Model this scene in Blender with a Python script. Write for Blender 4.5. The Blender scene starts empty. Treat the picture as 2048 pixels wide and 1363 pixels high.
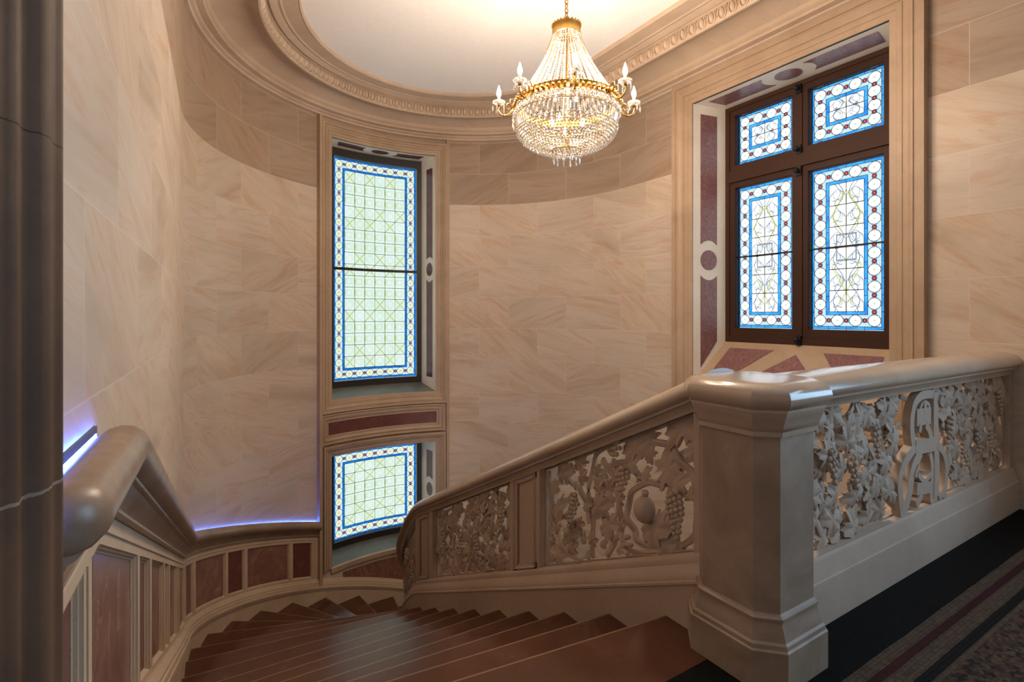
import bpy, bmesh, math, random
from mathutils import Vector, Matrix
random.seed(7)
sc = bpy.context.scene
COL = sc.collection
pi = math.pi
def rad(a): return math.radians(a)

# ------------------------------------------------------------------ camera
CAMZ = 1.45
cam_d = bpy.data.cameras.new('camera'); cam = bpy.data.objects.new('camera', cam_d); COL.objects.link(cam)
cam.location = (0, 0, CAMZ)
cam.rotation_euler = (rad(90), 0, rad(-31.7))
cam_d.sensor_width = 36.0
cam_d.lens = 36.0 * 1026 / 2048
cam_d.shift_y = -51.5 / 2048
cam_d.clip_start = 0.02
sc.camera = cam
sc.view_settings.view_transform = 'Standard'
sc.view_settings.look = 'None'
sc.view_settings.gamma = 1
sc.view_settings.use_curve_mapping = False
sc.view_settings.exposure = 0.0

# ------------------------------------------------------------------ plan
CX, CY, R = 2.572, 5.28, 2.682       # curved end of the stair hall
TL = 0.035
ARC = pi * R
LEDZ0 = -0.472
def deg_t(a): return rad(a) * R
def wp(t):
    """point and inward normal on the wall line; t<0 left wall, 0..ARC curved wall, beyond: window wall"""
    if t < 0:
        return CX - R + TL * t, CY + t, 1.0, 0.0
    if t <= ARC:
        a = t / R
        return CX - R * math.cos(a), CY + R * math.sin(a), math.cos(a), -math.sin(a)
    return CX + R, CY - (t - ARC), -1.0, 0.0
def ZL(t):
    """height of the back edge of the wall handrail"""
    ts = 1.70 - CY
    if t < ts: return 1.13
    if t < 0: return 1.13 + (LEDZ0 - 1.13) * (t - ts) / (0 - ts)
    if t <= ARC: return LEDZ0 - 0.3405 * t
    return LEDZ0 - 0.3405 * ARC - 0.45 * (t - ARC)
def W(t, z, o):
    x, y, nx, ny = wp(t)
    return (x + nx * o, y + ny * o, z)
def WS(t, h, o): return W(t, ZL(t) + h, o)
def ty(y): return y - CY              # left wall: t for a given y
def tyr(y): return ARC + CY - y       # window wall: t for a given y

# ------------------------------------------------------------------ world and lights
world = bpy.data.worlds.new('sky'); sc.world = world; world.use_nodes = True
wn = world.node_tree; wn.nodes.clear()
wo = wn.nodes.new('ShaderNodeOutputWorld'); wb = wn.nodes.new('ShaderNodeBackground')
wb.inputs[0].default_value = (0.86, 0.93, 1.0, 1); wb.inputs[1].default_value = 8.5
wn.links.new(wb.outputs[0], wo.inputs[0])

def portal(name, loc, target, sx, sy):
    l = bpy.data.lights.new(name, 'AREA'); l.shape = 'RECTANGLE'; l.size = sx; l.size_y = sy
    l.cycles.is_portal = True
    o = bpy.data.objects.new(name, l); COL.objects.link(o); o.location = loc
    d = Vector(target) - Vector(loc); o.rotation_euler = d.to_track_quat('-Z', 'Y').to_euler()
portal('window_portal', (6.05, 3.19, 2.62), (0, 3.19, 2.62), 1.9, 2.9)
portal('window_portal', (2.6, 8.55, 2.2), (2.6, 0, 2.2), 1.7, 3.8)
portal('window_portal', (2.6, 8.55, -1.4), (2.6, 0, -1.4), 1.7, 1.6)
portal('window_portal', (5.62, -1.1, 2.37), (0, -1.1, 2.37), 2.0, 3.25)

# ------------------------------------------------------------------ mesh helper
class MB:
    def __init__(self): self.v = []; self.f = []; self.uv = []
    def add(self, verts, faces, uvs=None):
        b = len(self.v); self.v += [tuple(p) for p in verts]
        for f in faces: self.f.append([b + i for i in f])
        self.uv += (uvs if uvs else [(0, 0)] * len(verts))
        return b
    def build(self, name, mat, parent=None, smooth=None, M=None):
        me = bpy.data.meshes.new(name)
        me.from_pydata(self.v, [], self.f)
        uvl = me.uv_layers.new(name='UVMap')
        for lp in me.loops: uvl.data[lp.index].uv = self.uv[lp.vertex_index]
        bm = bmesh.new(); bm.from_mesh(me)
        bmesh.ops.recalc_face_normals(bm, faces=bm.faces); bm.to_mesh(me); bm.free()
        me.materials.append(mat)
        o = bpy.data.objects.new(name, me); COL.objects.link(o)
        if parent: o.parent = parent
        if smooth is not None:
            for p in me.polygons: p.use_smooth = True
            try: me.set_sharp_from_angle(angle=rad(smooth))
            except Exception: pass
        return o
def tag(o, label=None, cat=None, group=None, kind=None):
    if label: o['label'] = label
    if cat: o['category'] = cat
    if group: o['group'] = group
    if kind: o['kind'] = kind
    return o
def empty(name, loc, label=None, cat=None, group=None, kind=None):
    o = bpy.data.objects.new(name, None); COL.objects.link(o); o.location = loc
    o.empty_display_size = 0.1
    return tag(o, label, cat, group, kind)
def under(child, par):
    """parent while keeping world-space vertices"""
    child.parent = par
    child.matrix_parent_inverse = Matrix.Translation(-Vector(par.location))
    return child

def grid(m, fn, u0, u1, v0, v1, nu, nv, o=0.0, flip=False, uvf=None):
    vs, uv = [], []
    for i in range(nu + 1):
        u = u0 + (u1 - u0) * i / nu
        for j in range(nv + 1):
            v = v0 + (v1 - v0) * j / nv
            vs.append(fn(u, v, o)); uv.append(uvf(u, v) if uvf else (u, v))
    fs = []
    for i in range(nu):
        for j in range(nv):
            a = i * (nv + 1) + j
            fs.append([a, a + nv + 1, a + nv + 2, a + 1])
    m.add(vs, fs, uv)
def sbox(m, fn, u0, u1, v0, v1, o0, o1, nu=1, nv=1):
    """closed box in (u,v,o) space"""
    vs, uv, idx = [], [], {}
    for i in range(nu + 1):
        u = u0 + (u1 - u0) * i / nu
        for j in range(nv + 1):
            v = v0 + (v1 - v0) * j / nv
            for k, o in enumerate((o0, o1)):
                idx[i, j, k] = len(vs); vs.append(fn(u, v, o)); uv.append((u, v))
    fs = []
    for i in range(nu):
        for j in range(nv):
            for k in (0, 1): fs.append([idx[i, j, k], idx[i + 1, j, k], idx[i + 1, j + 1, k], idx[i, j + 1, k]])
    for i in range(nu):
        for j in (0, nv): fs.append([idx[i, j, 0], idx[i + 1, j, 0], idx[i + 1, j, 1], idx[i, j, 1]])
    for j in range(nv):
        for i in (0, nu): fs.append([idx[i, j, 0], idx[i, j + 1, 0], idx[i, j + 1, 1], idx[i, j, 1]])
    m.add(vs, fs, uv)
def frame(m, fn, u0, v0, u1, v1, prof, nu=12, nv=4, bottom=True):
    """mitred moulding round a rectangle; prof = [(distance outwards, projection)]"""
    loops = []
    for d, o in prof:
        a0, a1, b0, b1 = u0 - d, u1 + d, v0 - d, v1 + d
        if not bottom: b0 = v0
        pts = []
        for i in range(nv): pts.append((a0, b0 + (b1 - b0) * i / nv))
        for i in range(nu): pts.append((a0 + (a1 - a0) * i / nu, b1))
        for i in range(nv): pts.append((a1, b1 + (b0 - b1) * i / nv))
        if bottom:
            for i in range(nu): pts.append((a1 + (a0 - a1) * i / nu, b0))
        else: pts.append((a1, b0))
        loops.append((pts, o))
    n = len(loops[0][0]); vs, uv = [], []
    for pts, o in loops:
        for u, v in pts: vs.append(fn(u, v, o)); uv.append((u, v))
    fs = []
    for k in range(len(loops) - 1):
        for i in range(n if bottom else n - 1):
            j = (i + 1) % n
            fs.append([k * n + i, k * n + j, (k + 1) * n + j, (k + 1) * n + i])
    m.add(vs, fs, uv)
def sweep(m, fn, ts, prof, closed=False, caps=True):
    """prof = [(o,h)]; fn(t,h,o)"""
    n = len(prof); vs, uv = [], []
    for t in ts:
        for o, h in prof: vs.append(fn(t, h, o)); uv.append((t, h))
    fs = []
    for i in range(len(ts) - 1):
        for j in range(n if closed else n - 1):
            k = (j + 1) % n
            fs.append([i * n + j, (i + 1) * n + j, (i + 1) * n + k, i * n + k])
    b = m.add(vs, fs, uv)
    if caps:
        m.f.append([b + j for j in range(n)]); m.f.append([b + (len(ts) - 1) * n + j for j in range(n)])
def lin(a, b, n): return [a + (b - a) * i / n for i in range(n + 1)]
def tube(m, pts, r, seg=8, r1=None, ell=None):
    pts = [Vector(p) for p in pts]; n = len(pts)
    up = Vector((0, 0, 1)); vs = []
    for i, p in enumerate(pts):
        d = (pts[min(i + 1, n - 1)] - pts[max(i - 1, 0)]).normalized()
        a = d.cross(up)
        if a.length < 1e-3: a = d.cross(Vector((0, 1, 0)))
        a.normalize(); b = d.cross(a).normalized()
        rr = r if r1 is None else r + (r1 - r) * i / (n - 1)
        for k in range(seg):
            th = 2 * pi * k / seg
            vs.append(p + a * (rr * math.cos(th)) + b * (rr * math.sin(th)))
    fs = []
    for i in range(n - 1):
        for k in range(seg):
            l = (k + 1) % seg
            fs.append([i * seg + k, i * seg + l, (i + 1) * seg + l, (i + 1) * seg + k])
    fs.append(list(range(seg))); fs.append([(n - 1) * seg + k for k in range(seg)])
    m.add(vs, fs)
def lathe(m, c, prof, seg=24):
    """prof = [(r,z)] about vertical axis at c"""
    vs, fs = [], []
    for r, z in prof:
        for k in range(seg):
            th = 2 * pi * k / seg
            vs.append((c[0] + r * math.cos(th), c[1] + r * math.sin(th), c[2] + z))
    n = len(prof)
    for i in range(n - 1):
        for k in range(seg):
            l = (k + 1) % seg
            fs.append([i * seg + k, i * seg + l, (i + 1) * seg + l, (i + 1) * seg + k])
    if prof[0][0] > 1e-4: fs.append(list(range(seg)))
    if prof[-1][0] > 1e-4: fs.append([(n - 1) * seg + k for k in range(seg)])
    m.add(vs, fs)
def ball(m, c, r, seg=8, rings=5, sz=1.0):
    vs = [(c[0], c[1], c[2] + r * sz)]
    for i in range(1, rings):
        a = pi * i / rings
        for k in range(seg):
            th = 2 * pi * k / seg
            vs.append((c[0] + r * math.sin(a) * math.cos(th), c[1] + r * math.sin(a) * math.sin(th), c[2] + r * sz * math.cos(a)))
    vs.append((c[0], c[1], c[2] - r * sz))
    fs = [[0, 1 + k, 1 + (k + 1) % seg] for k in range(seg)]
    for i in range(rings - 2):
        for k in range(seg):
            l = (k + 1) % seg
            fs.append([1 + i * seg + k, 1 + i * seg + l, 1 + (i + 1) * seg + l, 1 + (i + 1) * seg + k])
    e = len(vs) - 1; q = 1 + (rings - 2) * seg
    fs += [[e, q + k, q + (k + 1) % seg] for k in range(seg)]
    m.add(vs, fs)
def spline(pts, n=6):
    """Catmull-Rom through 2-D or 3-D points"""
    out = []; P = [pts[0]] + list(pts) + [pts[-1]]
    for i in range(1, len(P) - 2):
        for k in range(n):
            t = k / n; r = []
            for c in range(len(pts[0])):
                p0, p1, p2, p3 = P[i - 1][c], P[i][c], P[i + 1][c], P[i + 2][c]
                r.append(0.5 * (2 * p1 + (p2 - p0) * t + (2 * p0 - 5 * p1 + 4 * p2 - p3) * t * t + (3 * p1 - p0 - 3 * p2 + p3) * t ** 3))
            out.append(tuple(r))
    out.append(tuple(pts[-1]))
    return out

# ------------------------------------------------------------------ node expressions
class E:
    tree = None
    def __init__(s, k): s.k = k
    @staticmethod
    def op(name, *a, clamp=False):
        n = E.tree.nodes.new('ShaderNodeMath'); n.operation = name; n.use_clamp = clamp
        for i, x in enumerate(a):
            x = x.k if isinstance(x, E) else x
            if isinstance(x, (int, float)): n.inputs[i].default_value = x
            else: E.tree.links.new(x, n.inputs[i])
        return E(n.outputs[0])
    def __add__(s, o): return E.op('ADD', s, o)
    __radd__ = __add__
    def __sub__(s, o): return E.op('SUBTRACT', s, o)
    def __rsub__(s, o): return E.op('SUBTRACT', o, s)
    def __mul__(s, o): return E.op('MULTIPLY', s, o)
    __rmul__ = __mul__
    def __truediv__(s, o): return E.op('DIVIDE', s, o)
    def __lt__(s, o): return E.op('LESS_THAN', s, o)
    def __gt__(s, o): return E.op('GREATER_THAN', s, o)
def absx(a): return E.op('ABSOLUTE', a)
def mn(a, b): return E.op('MINIMUM', a, b)
def mx(a, b): return E.op('MAXIMUM', a, b)
def flo(a): return E.op('FLOOR', a)
def fract(a): return E.op('FRACT', a)
def sq(a): return E.op('SQRT', a)
def sinx(a): return E.op('SINE', a)
def mat_new(name):
    m = bpy.data.materials.new(name); m.use_nodes = True; t = m.node_tree; t.nodes.clear(); E.tree = t
    out = t.nodes.new('ShaderNodeOutputMaterial')
    return m, t, out
def principled(t, out):
    b = t.nodes.new('ShaderNodeBsdfPrincipled'); t.links.new(b.outputs[0], out.inputs[0]); return b
def sock(x): return x.k if isinstance(x, E) else x
def setin(t, inp, x):
    x = sock(x)
    if isinstance(x, (int, float)): inp.default_value = x
    elif isinstance(x, tuple): inp.default_value = x if len(x) == 4 else (*x, 1)
    else: t.links.new(x, inp)
def mixc(t, f, a, b, mode='MIX'):
    n = t.nodes.new('ShaderNodeMix'); n.data_type = 'RGBA'; n.blend_type = mode
    setin(t, n.inputs[0], f); setin(t, n.inputs[6], a); setin(t, n.inputs[7], b)
    return n.outputs[2]
def coords(t, kind='Object', scale=(1, 1, 1), rot=(0, 0, 0)):
    c = t.nodes.new('ShaderNodeTexCoord'); mp = t.nodes.new('ShaderNodeMapping')
    mp.inputs['Scale'].default_value = scale; mp.inputs['Rotation'].default_value = rot
    t.links.new(c.outputs[kind], mp.inputs[0]); return mp.outputs[0]
def noise(t, vec, scale, detail=4, rough=0.55, dist=0.0):
    n = t.nodes.new('ShaderNodeTexNoise'); n.inputs['Scale'].default_value = scale
    n.inputs['Detail'].default_value = detail; n.inputs['Roughness'].default_value = rough
    n.inputs['Distortion'].default_value = dist
    if vec is not None: t.links.new(vec, n.inputs['Vector'])
    return n
def ramp(t, fac, stops):
    r = t.nodes.new('ShaderNodeValToRGB'); el = r.color_ramp.elements
    while len(el) < len(stops): el.new(0.5)
    for e, (p, c) in zip(el, stops): e.position = p; e.color = (*c, 1) if len(c) == 3 else c
    setin(t, r.inputs[0], fac); return r.outputs[0]
def bump(t, h, dist=0.002, strength=0.5):
    b = t.nodes.new('ShaderNodeBump'); b.inputs['Distance'].default_value = dist; b.inputs['Strength'].default_value = strength
    setin(t, b.inputs['Height'], h); return b.outputs[0]

def m_stone(name, base, dark, rough=0.55, vein=(0.5, 0.36, 0.25), scale=1.0, spec=0.4, dirt=0.5):
    m, t, out = mat_new(name); b = principled(t, out)
    v = coords(t, 'Object', (scale, scale, scale))
    n1 = noise(t, v, 1.6, 6, 0.6, 0.6); n2 = noise(t, v, 9, 6, 0.65, 0.2); n3 = noise(t, v, 60, 3, 0.6)
    c = ramp(t, n1.outputs[0], [(0.35, dark), (0.6, base)])
    c = mixc(t, E(n2.outputs[0]) * dirt * 0.6, c, (*vein, 1))
    sp = ramp(t, n3.outputs[0], [(0.28, (0.72, 0.66, 0.6)), (0.4, (1, 1, 1))])
    c = mixc(t, 0.5, c, sp, 'MULTIPLY')
    t.links.new(c, b.inputs['Base Color'])
    setin(t, b.inputs['Roughness'], E(n2.outputs[0]) * 0.2 + (rough - 0.1))
    b.inputs['Specular IOR Level'].default_value = spec
    t.links.new(bump(t, n2.outputs[0], 0.0025, 0.35 if rough > 0.4 else 0.06), b.inputs['Normal'])
    return m
def m_granite(name, base, dark, light, rough=0.22, vs=5.0):
    m, t, out = mat_new(name); b = principled(t, out)
    v = coords(t, 'Object')
    n1 = noise(t, v, vs, 8, 0.7, 1.4); n2 = noise(t, v, 70, 3, 0.7); n3 = noise(t, v, vs * 0.45, 5, 0.6, 2.2)
    c = ramp(t, n1.outputs[0], [(0.3, dark), (0.5, base), (0.72, light)])
    c = mixc(t, 0.35, c, ramp(t, n2.outputs[0], [(0.35, dark), (0.65, light)]))
    vn = absx(E(n3.outputs[0]) - 0.5) < 0.006
    c = mixc(t, vn * 0.55, c, (*light, 1))
    t.links.new(c, b.inputs['Base Color']); b.inputs['Roughness'].default_value = rough
    b.inputs['Specular IOR Level'].default_value = 0.5
    return m
def m_simple(name, col, rough=0.5, metal=0.0, spec=0.5, em=None, es=0):
    m, t, out = mat_new(name); b = principled(t, out)
    v = coords(t, 'Object'); n = noise(t, v, 25, 4)
    c = mixc(t, E(n.outputs[0]) * 0.35, (*col, 1), tuple(x * 0.7 for x in col))
    t.links.new(c, b.inputs['Base Color']); b.inputs['Roughness'].default_value = rough
    b.inputs['Metallic'].default_value = metal; b.inputs['Specular IOR Level'].default_value = spec
    if em: b.inputs['Emission Color'].default_value = (*em, 1); b.inputs['Emission Strength'].default_value = es
    return m
def m_ashlar(name):
    m, t, out = mat_new(name); b = principled(t, out)
    tc = t.nodes.new('ShaderNodeTexCoord'); sp = t.nodes.new('ShaderNodeSeparateXYZ'); t.links.new(tc.outputs['UV'], sp.inputs[0])
    u, z = E(sp.outputs[0]), E(sp.outputs[1])
    rz = (z - 0.211) / 0.511
    row = flo(rz); par = row - flo(row / 2) * 2
    ur = (u - 6.232) / 0.985 + par * 0.5
    col = flo(ur)
    du = absx(fract(ur) - 0.5); dz = absx(fract(rz) - 0.5)
    joint = mx(du > (0.5 - 0.0026), dz > (0.5 - 0.0052))
    cmb = t.nodes.new('ShaderNodeCombineXYZ'); t.links.new(row.k, cmb.inputs[0]); t.links.new(col.k, cmb.inputs[1])
    wn_ = t.nodes.new('ShaderNodeTexWhiteNoise'); wn_.noise_dimensions = '2D'; t.links.new(cmb.outputs[0], wn_.inputs[0])
    rnd = E(wn_.outputs[0])
    # every block has its own bedding direction
    vx = u * (rnd * 2.2 - 0.9) + z * 1.7 + rnd * 37
    vy = u * 0.6 - z * (rnd * 1.3 - 0.4) + rnd * 11
    c2 = t.nodes.new('ShaderNodeCombineXYZ'); t.links.new(vx.k, c2.inputs[0]); t.links.new((vy * 0.35).k, c2.inputs[1]); t.links.new((rnd * 9).k, c2.inputs[2])
    n1 = noise(t, c2.outputs[0], 1.5, 6, 0.6, 1.1); n2 = noise(t, c2.outputs[0], 4.0, 7, 0.7, 1.6); n3 = noise(t, coords(t, 'Object'), 45, 3)
    c = ramp(t, n1.outputs[0], [(0.30, (0.44, 0.355, 0.275)), (0.44, (0.54, 0.45, 0.36)), (0.56, (0.59, 0.50, 0.41)), (0.72, (0.52, 0.41, 0.31))])
    c = mixc(t, ramp(t, n2.outputs[0], [(0.50, (0, 0, 0)), (0.68, (0.7, 0.7, 0.7))]), c, (0.50, 0.30, 0.185, 1))
    c = mixc(t, ramp(t, n2.outputs[0], [(0.28, (0.6, 0.6, 0.6)), (0.40, (0, 0, 0))]), c, (0.50, 0.42, 0.345, 1))
    tone = ramp(t, rnd, [(0.0, (0.90, 0.88, 0.86)), (0.5, (1, 1, 1)), (1.0, (1.0, 0.955, 0.90))])
    c = mixc(t, 1.0, c, tone, 'MULTIPLY')
    # the two darker courses at the top of the wall
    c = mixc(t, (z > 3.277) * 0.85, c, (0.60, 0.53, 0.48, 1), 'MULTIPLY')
    c = mixc(t, joint * 0.45, c, (0.72, 0.64, 0.54, 1))
    t.links.new(c, b.inputs['Base Color']); b.inputs['Roughness'].default_value = 0.42
    b.inputs['Specular IOR Level'].default_value = 0.35
    h = E(n3.outputs[0]) * 0.15 - joint * 0.6
    t.links.new(bump(t, h, 0.002, 0.5), b.inputs['Normal'])
    return m
def m_glass(name, Wd, Ht, nu, nv, cols, rows, tint, blue, style, flower):
    """leaded stained glass, pattern in metres across the pane"""
    m, t, out = mat_new(name)
    tc = t.nodes.new('ShaderNodeTexCoord'); sp = t.nodes.new('ShaderNodeSeparateXYZ'); t.links.new(tc.outputs['UV'], sp.inputs[0])
    u, v = E(sp.outputs[0]), E(sp.outputs[1])
    s = 1.0; c0 = 0.105; B = 0.197
    du, dv = mn(u, Wd - u), mn(v, Ht - v); d = mn(du, dv)
    pu, pv = (Wd - 2 * c0) / (nu - 1), (Ht - 2 * c0) / (nv - 1)
    au, av = (u - c0) / pu, (v - c0) / pv
    fu = absx(fract(au + 0.5) - 0.5) * pu; fv = absx(fract(av + 0.5) - 0.5) * pv
    gu = absx(fract(au) - 0.5) * pu; gv = absx(fract(av) - 0.5) * pv
    yu, yv = absx(dv - c0), absx(du - c0)
    r = mn(sq(fu * fu + yu * yu), sq(fv * fv + yv * yv))
    q = mn(mx(gu, yu) + (gu + yu) * 0.5 + (du < 0.06) * 1.0, mx(gv, yv) + (gv + yv) * 0.5 + (dv < 0.06) * 1.0)
    RR = 0.055
    band = (d < B)
    col = (0.0826, 0.1132, 0.1224)
    # interior
    iu, iv = (u - B) / ((Wd - 2 * B) / cols), (v - B) / ((Ht - 2 * B) / rows)
    cw, ch = (Wd - 2 * B) / cols, (Ht - 2 * B) / rows
    lu = absx(fract(iu + 0.5) - 0.5) * cw; lv = absx(fract(iv + 0.5) - 0.5) * ch
    nz = noise(t, coords(t, 'UV', (1, 1, 1)), 3.0, 5, 0.6, 0.5)
    inner = ramp(t, nz.outputs[0], [(0.35, tint[0]), (0.65, tint[1])])
    if style == 'tall':
        # crossing yellow bands, grey arabesques
        a1 = absx(fract((iu + iv) * 0.5) - 0.5); a2 = absx(fract((iu - iv) * 0.5 + 0.5) - 0.5)
        rowm = fract(flo(iv) / 4.0) < 0.49
        yl = mx(a1 < 0.035, a2 < 0.035) * rowm
        fl = absx(sinx(iv * 3.14159)) * (lu < 0.012) * (1 - rowm)
        cu, cv = fract(iu) - 0.5, fract(iv) - 0.5
        rr = sq(cu * cu + cv * cv)
        g1 = absx(rr - 0.30) < 0.022
        g2 = absx(fract(rr * 2.2 + (cu * 1.0)) - 0.5) < 0.05
        sq1 = absx(mx(absx(cu), absx(cv)) - 0.24) < 0.025
        g = mx(g1 * rowm, mx(g2, sq1) * (1 - rowm))
        inner = mixc(t, g * 0.45, inner, (0.052, 0.0704, 0.0459, 1))
        inner = mixc(t, mx(yl * 0.75, fl * 0.8), inner, (0.0642, 0.0704, 0.0073, 1))
    else:
        xc = absx(u - Wd / 2) / (Wd / 2 - B); yc = (v - B) / (Ht - 2 * B)
        k = float(max(rows - 1, 1)) / 2.0
        z1 = absx(xc - absx(fract(yc * k + 0.12) - 0.5) * 1.7) < 0.065
        zone = absx(absx(yc - 0.5) - 0.28) < 0.16 if rows > 2 else E(nz.outputs[0]) > 2.0
        cu, cv = fract(iu) - 0.5, fract(iv) - 0.5
        rr = sq(cu * cu + cv * cv * (ch / cw) * (ch / cw) * 0.8)
        sw = absx(fract(rr * 2.6 - absx(cu) * 1.3 + cv) - 0.5) < 0.05
        sw2 = absx(rr - 0.27) < 0.022
        star = absx(mx(xc * 0.9, absx(yc - 0.5) * 5.0) - 0.5) < 0.04
        vine = absx(xc - 0.46 - sinx(yc * (3.1416 * rows)) * 0.30) < 0.035
        vine2 = absx(xc - 0.5 - sinx(yc * (6.2832 * rows) + 1.2) * 0.16) < 0.03
        inner = mixc(t, mx(mx(mx(sw, sw2) * (rr < 0.44), star), mx(vine, vine2)) * 0.9, inner, (0.02, 0.023, 0.026, 1))
        inner = mixc(t, (z1 * zone) * 0.8, inner, (0.0795, 0.0765, 0.0122, 1))
        inner = mixc(t, (lu < 0.008) * (sinx(iv * 6.2832) > 0.2) * 0.7, inner, (0.0551, 0.0551, 0.0092, 1))
    c = mixc(t, band, inner, (*col, 1))
    # circles and lozenges in the border
    diag = absx(absx(fu - yu)) < 0.004
    rc = mixc(t, (r < 0.012), tint[2] if len(tint) > 2 else (1, 1, 1), (*flower, 1))
    rc = mixc(t, mx(absx(r - 0.034) < 0.0022, (absx(r - 0.024) < 0.008) * (absx(fract(r * 160) - 0.5) < 0.2)) * 0.6, rc, (0.0551, 0.0673, 0.0245, 1))
    c = mixc(t, (r < RR) * band, c, rc)
    c = mixc(t, (q < 0.030) * band, c, (0.0704, 0.0061, 0.008, 1))
    c = mixc(t, (q < 0.010) * band, c, (0.1162, 0.0428, 0.0428, 1))
    bl = mx((absx(d - 0.026) < 0.015), (absx(d - 0.181) < 0.0165))
    nb = noise(t, coords(t, 'UV', (1, 1, 1)), 7.0, 3, 0.6)
    bc = ramp(t, nb.outputs[0], [(0.35, blue[0]), (0.65, blue[1])])
    c = mixc(t, bl, c, bc)
    # lead
    lead = absx(d - 0.012) < 0.0022
    for k_ in (0.041, 0.164, 0.198): lead = mx(lead, absx(d - k_) < 0.0028)
    lead = mx(lead, (absx(r - RR - 0.002) < 0.0032) * band)
    lead = mx(lead, (absx(q - 0.033) < 0.0042) * band)
    lead = mx(lead, (absx(mn(fu + yu, fv + yv) - 0.079) < 0.003) * (absx(d - 0.1025) < 0.062))
    th = 0.0030 if style == 'tall' else 0.0042
    lead = mx(lead, mx(lu < th, lv < th * 1.2) * (d > B))
    lead = mx(lead, (mx(lv < 0.002, 0) * (du < 0.041)))
    lead = mx(lead, (gu < 0.0025) * mx(dv < 0.041, (dv > 0.164) * (dv < 0.197) * (du > B)))
    lead = mx(lead, (gv < 0.0025) * mx(du < 0.041, (du > 0.164) * (du < 0.197) * (dv > B)))
    tr = t.nodes.new('ShaderNodeBsdfTransparent'); setin(t, tr.inputs[0], c)
    df = t.nodes.new('ShaderNodeBsdfPrincipled'); df.inputs['Base Color'].default_value = (0.012, 0.014, 0.014, 1); df.inputs['Roughness'].default_value = 0.6
    ms = t.nodes.new('ShaderNodeMixShader'); t.links.new(lead.k, ms.inputs[0]); t.links.new(tr.outputs[0], ms.inputs[1]); t.links.new(df.outputs[0], ms.inputs[2])
    t.links.new(ms.outputs[0], out.inputs[0])
    return m
def m_mosaic(name):
    m, t, out = mat_new(name); b = principled(t, out)
    tc = t.nodes.new('ShaderNodeTexCoord'); sp = t.nodes.new('ShaderNodeSeparateXYZ'); t.links.new(tc.outputs['Object'], sp.inputs[0])
    nz = noise(t, tc.outputs['Object'], 6, 2)
    x, y = E(sp.outputs[0]) + (E(nz.outputs[0]) - 0.5) * 0.012, E(sp.outputs[1]) + (E(nz.outputs[1]).__class__(nz.outputs[0]) - 0.5) * 0.008
    T = 0.0165
    ry = (y - 0.835) / T; row = flo(ry)
    rx = x / 0.0125 + fract(row * 0.37) ; colx = flo(rx)
    g = mx(absx(fract(ry) - 0.5) > 0.43, absx(fract(rx) - 0.5) > 0.42)
    cm = t.nodes.new('ShaderNodeCombineXYZ'); t.links.new(row.k, cm.inputs[0]); t.links.new(colx.k, cm.inputs[1])
    w = t.nodes.new('ShaderNodeTexWhiteNoise'); w.noise_dimensions = '2D'; t.links.new(cm.outputs[0], w.inputs[0])
    tan = ramp(t, w.outputs[0], [(0, (0.065, 0.044, 0.029)), (1, (0.11, 0.078, 0.055))])
    tan = mixc(t, g * 0.75, tan, (0.03, 0.02, 0.015, 1))
    red = ramp(t, w.outputs[0], [(0, (0.032, 0.010, 0.010)), (1, (0.045, 0.015, 0.015))])
    blk = ramp(t, w.outputs[0], [(0, (0.0025, 0.0025, 0.003)), (1, (0.006, 0.006, 0.006))])
    blkd = mixc(t, g * 0.5, blk, (0.03, 0.028, 0.026, 1))
    vo = t.nodes.new('ShaderNodeTexVoronoi'); vo.inputs['Scale'].default_value = 58; t.links.new(tc.outputs['Object'], vo.inputs['Vector'])
    se = t.nodes.new('ShaderNodeSeparateColor'); t.links.new(vo.outputs['Color'], se.inputs[0])
    ter = ramp(t, se.outputs[0], [(0.0, (0.012, 0.010, 0.010)), (0.35, (0.03, 0.02, 0.017)), (0.45, (0.06, 0.036, 0.021)), (0.7, (0.095, 0.066, 0.043)), (1, (0.10, 0.035, 0.025))])
    ter = mixc(t, E(vo.outputs['Distance']) > 0.62, ter, (0.05, 0.035, 0.025, 1))
    c = mixc(t, y > 0.835, ter, tan)
    c = mixc(t, (y > 0.855) * (y < 0.894), c, blkd)
    c = mixc(t, (y > 0.957) * (y < 0.992), c, red)
    c = mixc(t, y > 1.043, c, blk)
    t.links.new(c, b.inputs['Base Color']); b.inputs['Roughness'].default_value = 0.55
    b.inputs['Specular IOR Level'].default_value = 0.08
    return m
def m_steps(name):
    m, t, out = mat_new(name); b = principled(t, out)
    v = coords(t, 'Object')
    n1 = noise(t, v, 2.4, 6, 0.65, 0.8); n2 = noise(t, v, 16, 6, 0.7, 0.4); n3 = noise(t, v, 5, 5, 0.6, 2.5)
    c = ramp(t, n1.outputs[0], [(0.3, (0.062, 0.023, 0.012)), (0.55, (0.095, 0.037, 0.020)), (0.75, (0.13, 0.058, 0.034))])
    c = mixc(t, E(n2.outputs[0]) * 0.5, c, (0.07, 0.028, 0.016, 1))
    spot = ramp(t, n2.outputs[0], [(0.26, (0.35, 0.3, 0.3)), (0.34, (1, 1, 1))])
    c = mixc(t, 0.7, c, spot, 'MULTIPLY')
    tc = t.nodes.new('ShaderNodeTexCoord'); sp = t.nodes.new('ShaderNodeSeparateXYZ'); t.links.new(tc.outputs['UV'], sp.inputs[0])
    c = mixc(t, (E(sp.outputs[0]) > 0.35) * (E(n2.outputs[0]) * 0.5 + 0.45), c, (0.27, 0.165, 0.10, 1))   # nosing highlight painted in as a lighter band
    t.links.new(c, b.inputs['Base Color'])
    setin(t, b.inputs['Roughness'], E(n3.outputs[0]) * 0.14 + 0.13)
    b.inputs['Specular IOR Level'].default_value = 0.5
    t.links.new(bump(t, n2.outputs[0], 0.001, 0.3), b.inputs['Normal'])
    return m

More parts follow.
